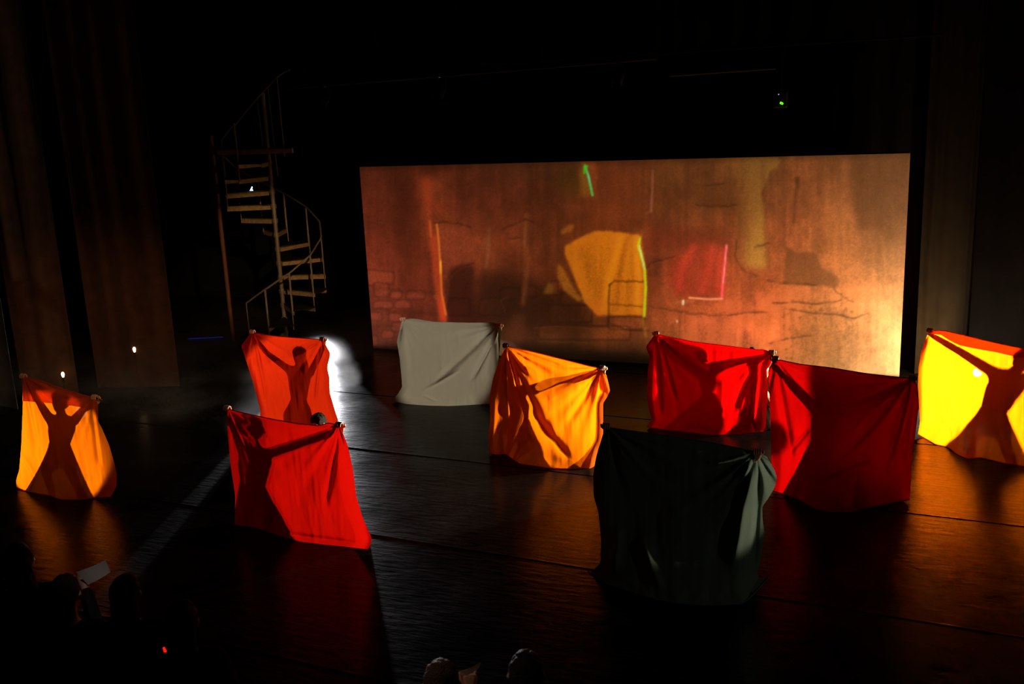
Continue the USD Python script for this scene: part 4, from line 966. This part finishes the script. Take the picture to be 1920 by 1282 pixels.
def spectator(label, top_px, ztop, style, hair, look, top=BLACKWOOL, seed=0, lift=None, lean=0.0):
    P = on_plane(np.array(top_px, float), [0, 0, ztop], [0, 0, 1.0]); f = unit([look[0], look[1], 0]); s = unit(np.cross(f, [0, 0, 1.0]))
    seat = np.array([P[0], P[1], .96]) - f * .02; head = np.array([P[0], P[1], ztop - .125])
    mid = np.array([seat[0], seat[1], ztop - .37]); hip = seat + [0, 0, .08]
    parts = limb((mid + [0, 0, .03], .058), (head - [0, 0, .07], .052)) + [hull((mid + s * .15, .062), (mid - s * .15, .062), (mid + s * .06 - [0, 0, .16], .11), (mid - s * .06 - [0, 0, .16], .11)),
             hull((mid + s * .05 - [0, 0, .16], .11), (mid - s * .05 - [0, 0, .16], .11), (hip + s * .09, .115), (hip - s * .09, .115))]
    hands = []; sleeves = []
    for q in (-1, 1):
        kn = hip + s * q * .11 + f * .42 + [0, 0, .01]; an = np.array([*(kn + f * .02)[:2], .58])
        parts += limb((hip + s * q * .08, .085), (kn, .062), (an, .042)) + [hull((an + [0, 0, -.042], .036), (an + f * .15 + [0, 0, -.052], .026))]
        sh = mid + s * q * .175
        if lift is not None and q == lift[0]:
            ha = np.asarray(lift[1]); el = sh + (ha - sh) * .45 + np.array([0, 0, -.13])
        else: ha = hip + s * q * .12 + f * .30 + [0, 0, .10]; el = sh + s * q * .06 + [0, 0, -.26] + f * .04
        sleeves.append((sh, el, ha)); parts += limb((sh, .055), (el, .042), (ha, .028)); fd = unit(ha - el)
        hands.append(hull((ha, .026), (ha + fd * .06 + s * .02, .020), (ha + fd * .06 - s * .02, .020)))
        for i, ln in enumerate((.058, .068, .064, .05)):
            a0 = ha + fd * .065 + s * (.027 - .018 * i); held = lift is not None and q == lift[0]; a1 = a0 + fd * ln * (.40 if held else .55) + (f * .012 if held else 0); a2 = a1 + (f * ln * .45 if held else fd * ln * .35) + np.array([0, 0, -.018]); hands += limb((a0, .0095), (a1, .0088), (a2, .0078))
        b0 = ha + fd * .02 - s * q * .026; hands += limb((b0, .012), (b0 + fd * .03 - s * q * .022, .0105), (b0 + fd * .062 - s * q * .024, .009))
    hp, at, k = make_head(head, [*f[:2], -.06], 1.0)
    man = union([to_man(soften(union(parts + hp), .024, 8))] + head_details(at, k) + hands)
    t = thing('person', label, 'person', (seat[0], seat[1], .5))
    obj('body', man, SKIN, t, 40); obj('hair', hair_mesh(at, k, style, seed), hair, t, 50)
    c = [hull((mid + s * .16, .074), (mid - s * .16, .074), (mid + s * .06 - [0, 0, .16], .122), (mid - s * .06 - [0, 0, .16], .122)), hull((mid + s * .05 - [0, 0, .16], .122), (mid - s * .05 - [0, 0, .16], .122), (hip + s * .09, .130), (hip - s * .09, .130))]
    for sh, el, ha in sleeves: c += limb((sh, .068), (el, .056), (el + (ha - el) * .86, .042))
    obj('top', soften(union(c), .03, 5), top, t, 50)
    return t


S_ = (-.30, .95)
spectator('spectator with a warm rim of light on the hair, nearest to the bottom middle', (826, 1241), 1.80, 'long', HAIRBROWN, (-.35, .94), seed=2, lift=(1, on_plane(np.array([884., 1292]), [0, 0, 1.56], [0, 0, 1.0])))
spectator('spectator seen as a dim round head right of the one with lit hair', (985, 1226), 1.83, 'low_bun', HAIR, (-.30, .95), seed=4)
spectator('dark spectator at the lower left border', (30, 1022), 1.86, 'long', HAIR, (-.75, .66), seed=5)
paper = on_plane(np.array([176., 1072]), [0, 0, 1.72], [0, 0, 1.0])
spectator('dark spectator holding up a sheet of paper at the lower left', (118, 1082), 1.80, 'low_bun', HAIR, (-.5, .86), seed=6, lift=(1, on_plane(np.array([160., 1100]), [0, 0, 1.60], [0, 0, 1.0])))
spectator('dark spectator just right of the raised sheet of paper', (232, 1080), 1.80, 'long', HAIR, (-.45, .9), seed=8)
spectator('dark spectator above the tiny red light', (338, 1130), 1.80, 'long', HAIR, (-.5, .86), seed=9)


def sheet(label, px, z, seed, ears=()):
    """A leaf of paper, slightly curved, standing where the traced corners meet an upright plane across the view."""
    px = np.asarray(px, float); c = on_plane(px.mean(0), [0, 0, z], [0, 0, 1.0]); n = unit([c[0], c[1], -.35]); nu_, nv_ = 16, 12
    u, v = np.meshgrid(np.linspace(0, 1, nu_), np.linspace(0, 1, nv_))
    q = px[3] * ((1 - u) * (1 - v))[..., None] + px[2] * (u * (1 - v))[..., None] + px[1] * (u * v)[..., None] + px[0] * ((1 - u) * v)[..., None]
    X = on_plane(q, c, n) - n * (.014 * np.sin(u * 3.1))[..., None]
    B = X + n * .0012; V = np.concatenate([X.reshape(-1, 3), B.reshape(-1, 3)]); Gf_ = grid_faces(nu_, nv_)
    return tag(obj('paper_sheet', (V, np.concatenate([Gf_, Gf_[:, ::-1] + nu_ * nv_])), PAPER, None, 40), label, 'paper')


sheet('pale sheet of paper held up among the dark spectators at the lower left', [(143, 1072), (198, 1050), (207, 1072), (165, 1096)], 1.70, 1)
sheet('folded pale paper beside the spectator with lit hair at the bottom border', [(860, 1258), (902, 1241), (898, 1252), (868, 1268)], 1.66, 2)
q = on_plane(np.array([310., 1222]), [0, 0, 1.50], [0, 0, 1.0])
cm = thing('camera_device', 'small dark camera with a red recording light at the lower left', 'camera', (q[0], q[1], .5))
obj('case', box(q[0], q[1] + .04, q[2] - .02, .11, .07, .09, .012), BLACKMETAL, cm)
r0, r1 = on_plane(np.array([[308.2, 1217.], [312.4, 1228.]]), q, [q[0], q[1], 0]); obj('red_light', tube([r0 + (r0 - r1) * .3, (r0 + r1) / 2, r1 + (r1 - r0) * .2], [.006, .009, .006], 8), REDGLOW, cm)
obj('lens_barrel', lathe([(0, 0), (.03, 0), (.033, .06), (.026, .06), (.024, .02), (0, .02)], q + [0, .07, -.02], (0, 1, 0), 18), BLACKMETAL, cm, 40)
obj('monopod', tube([q + [0, .04, -.06], (q[0], q[1] + .04, .51)], .011, 8), BLACKMETAL, cm)
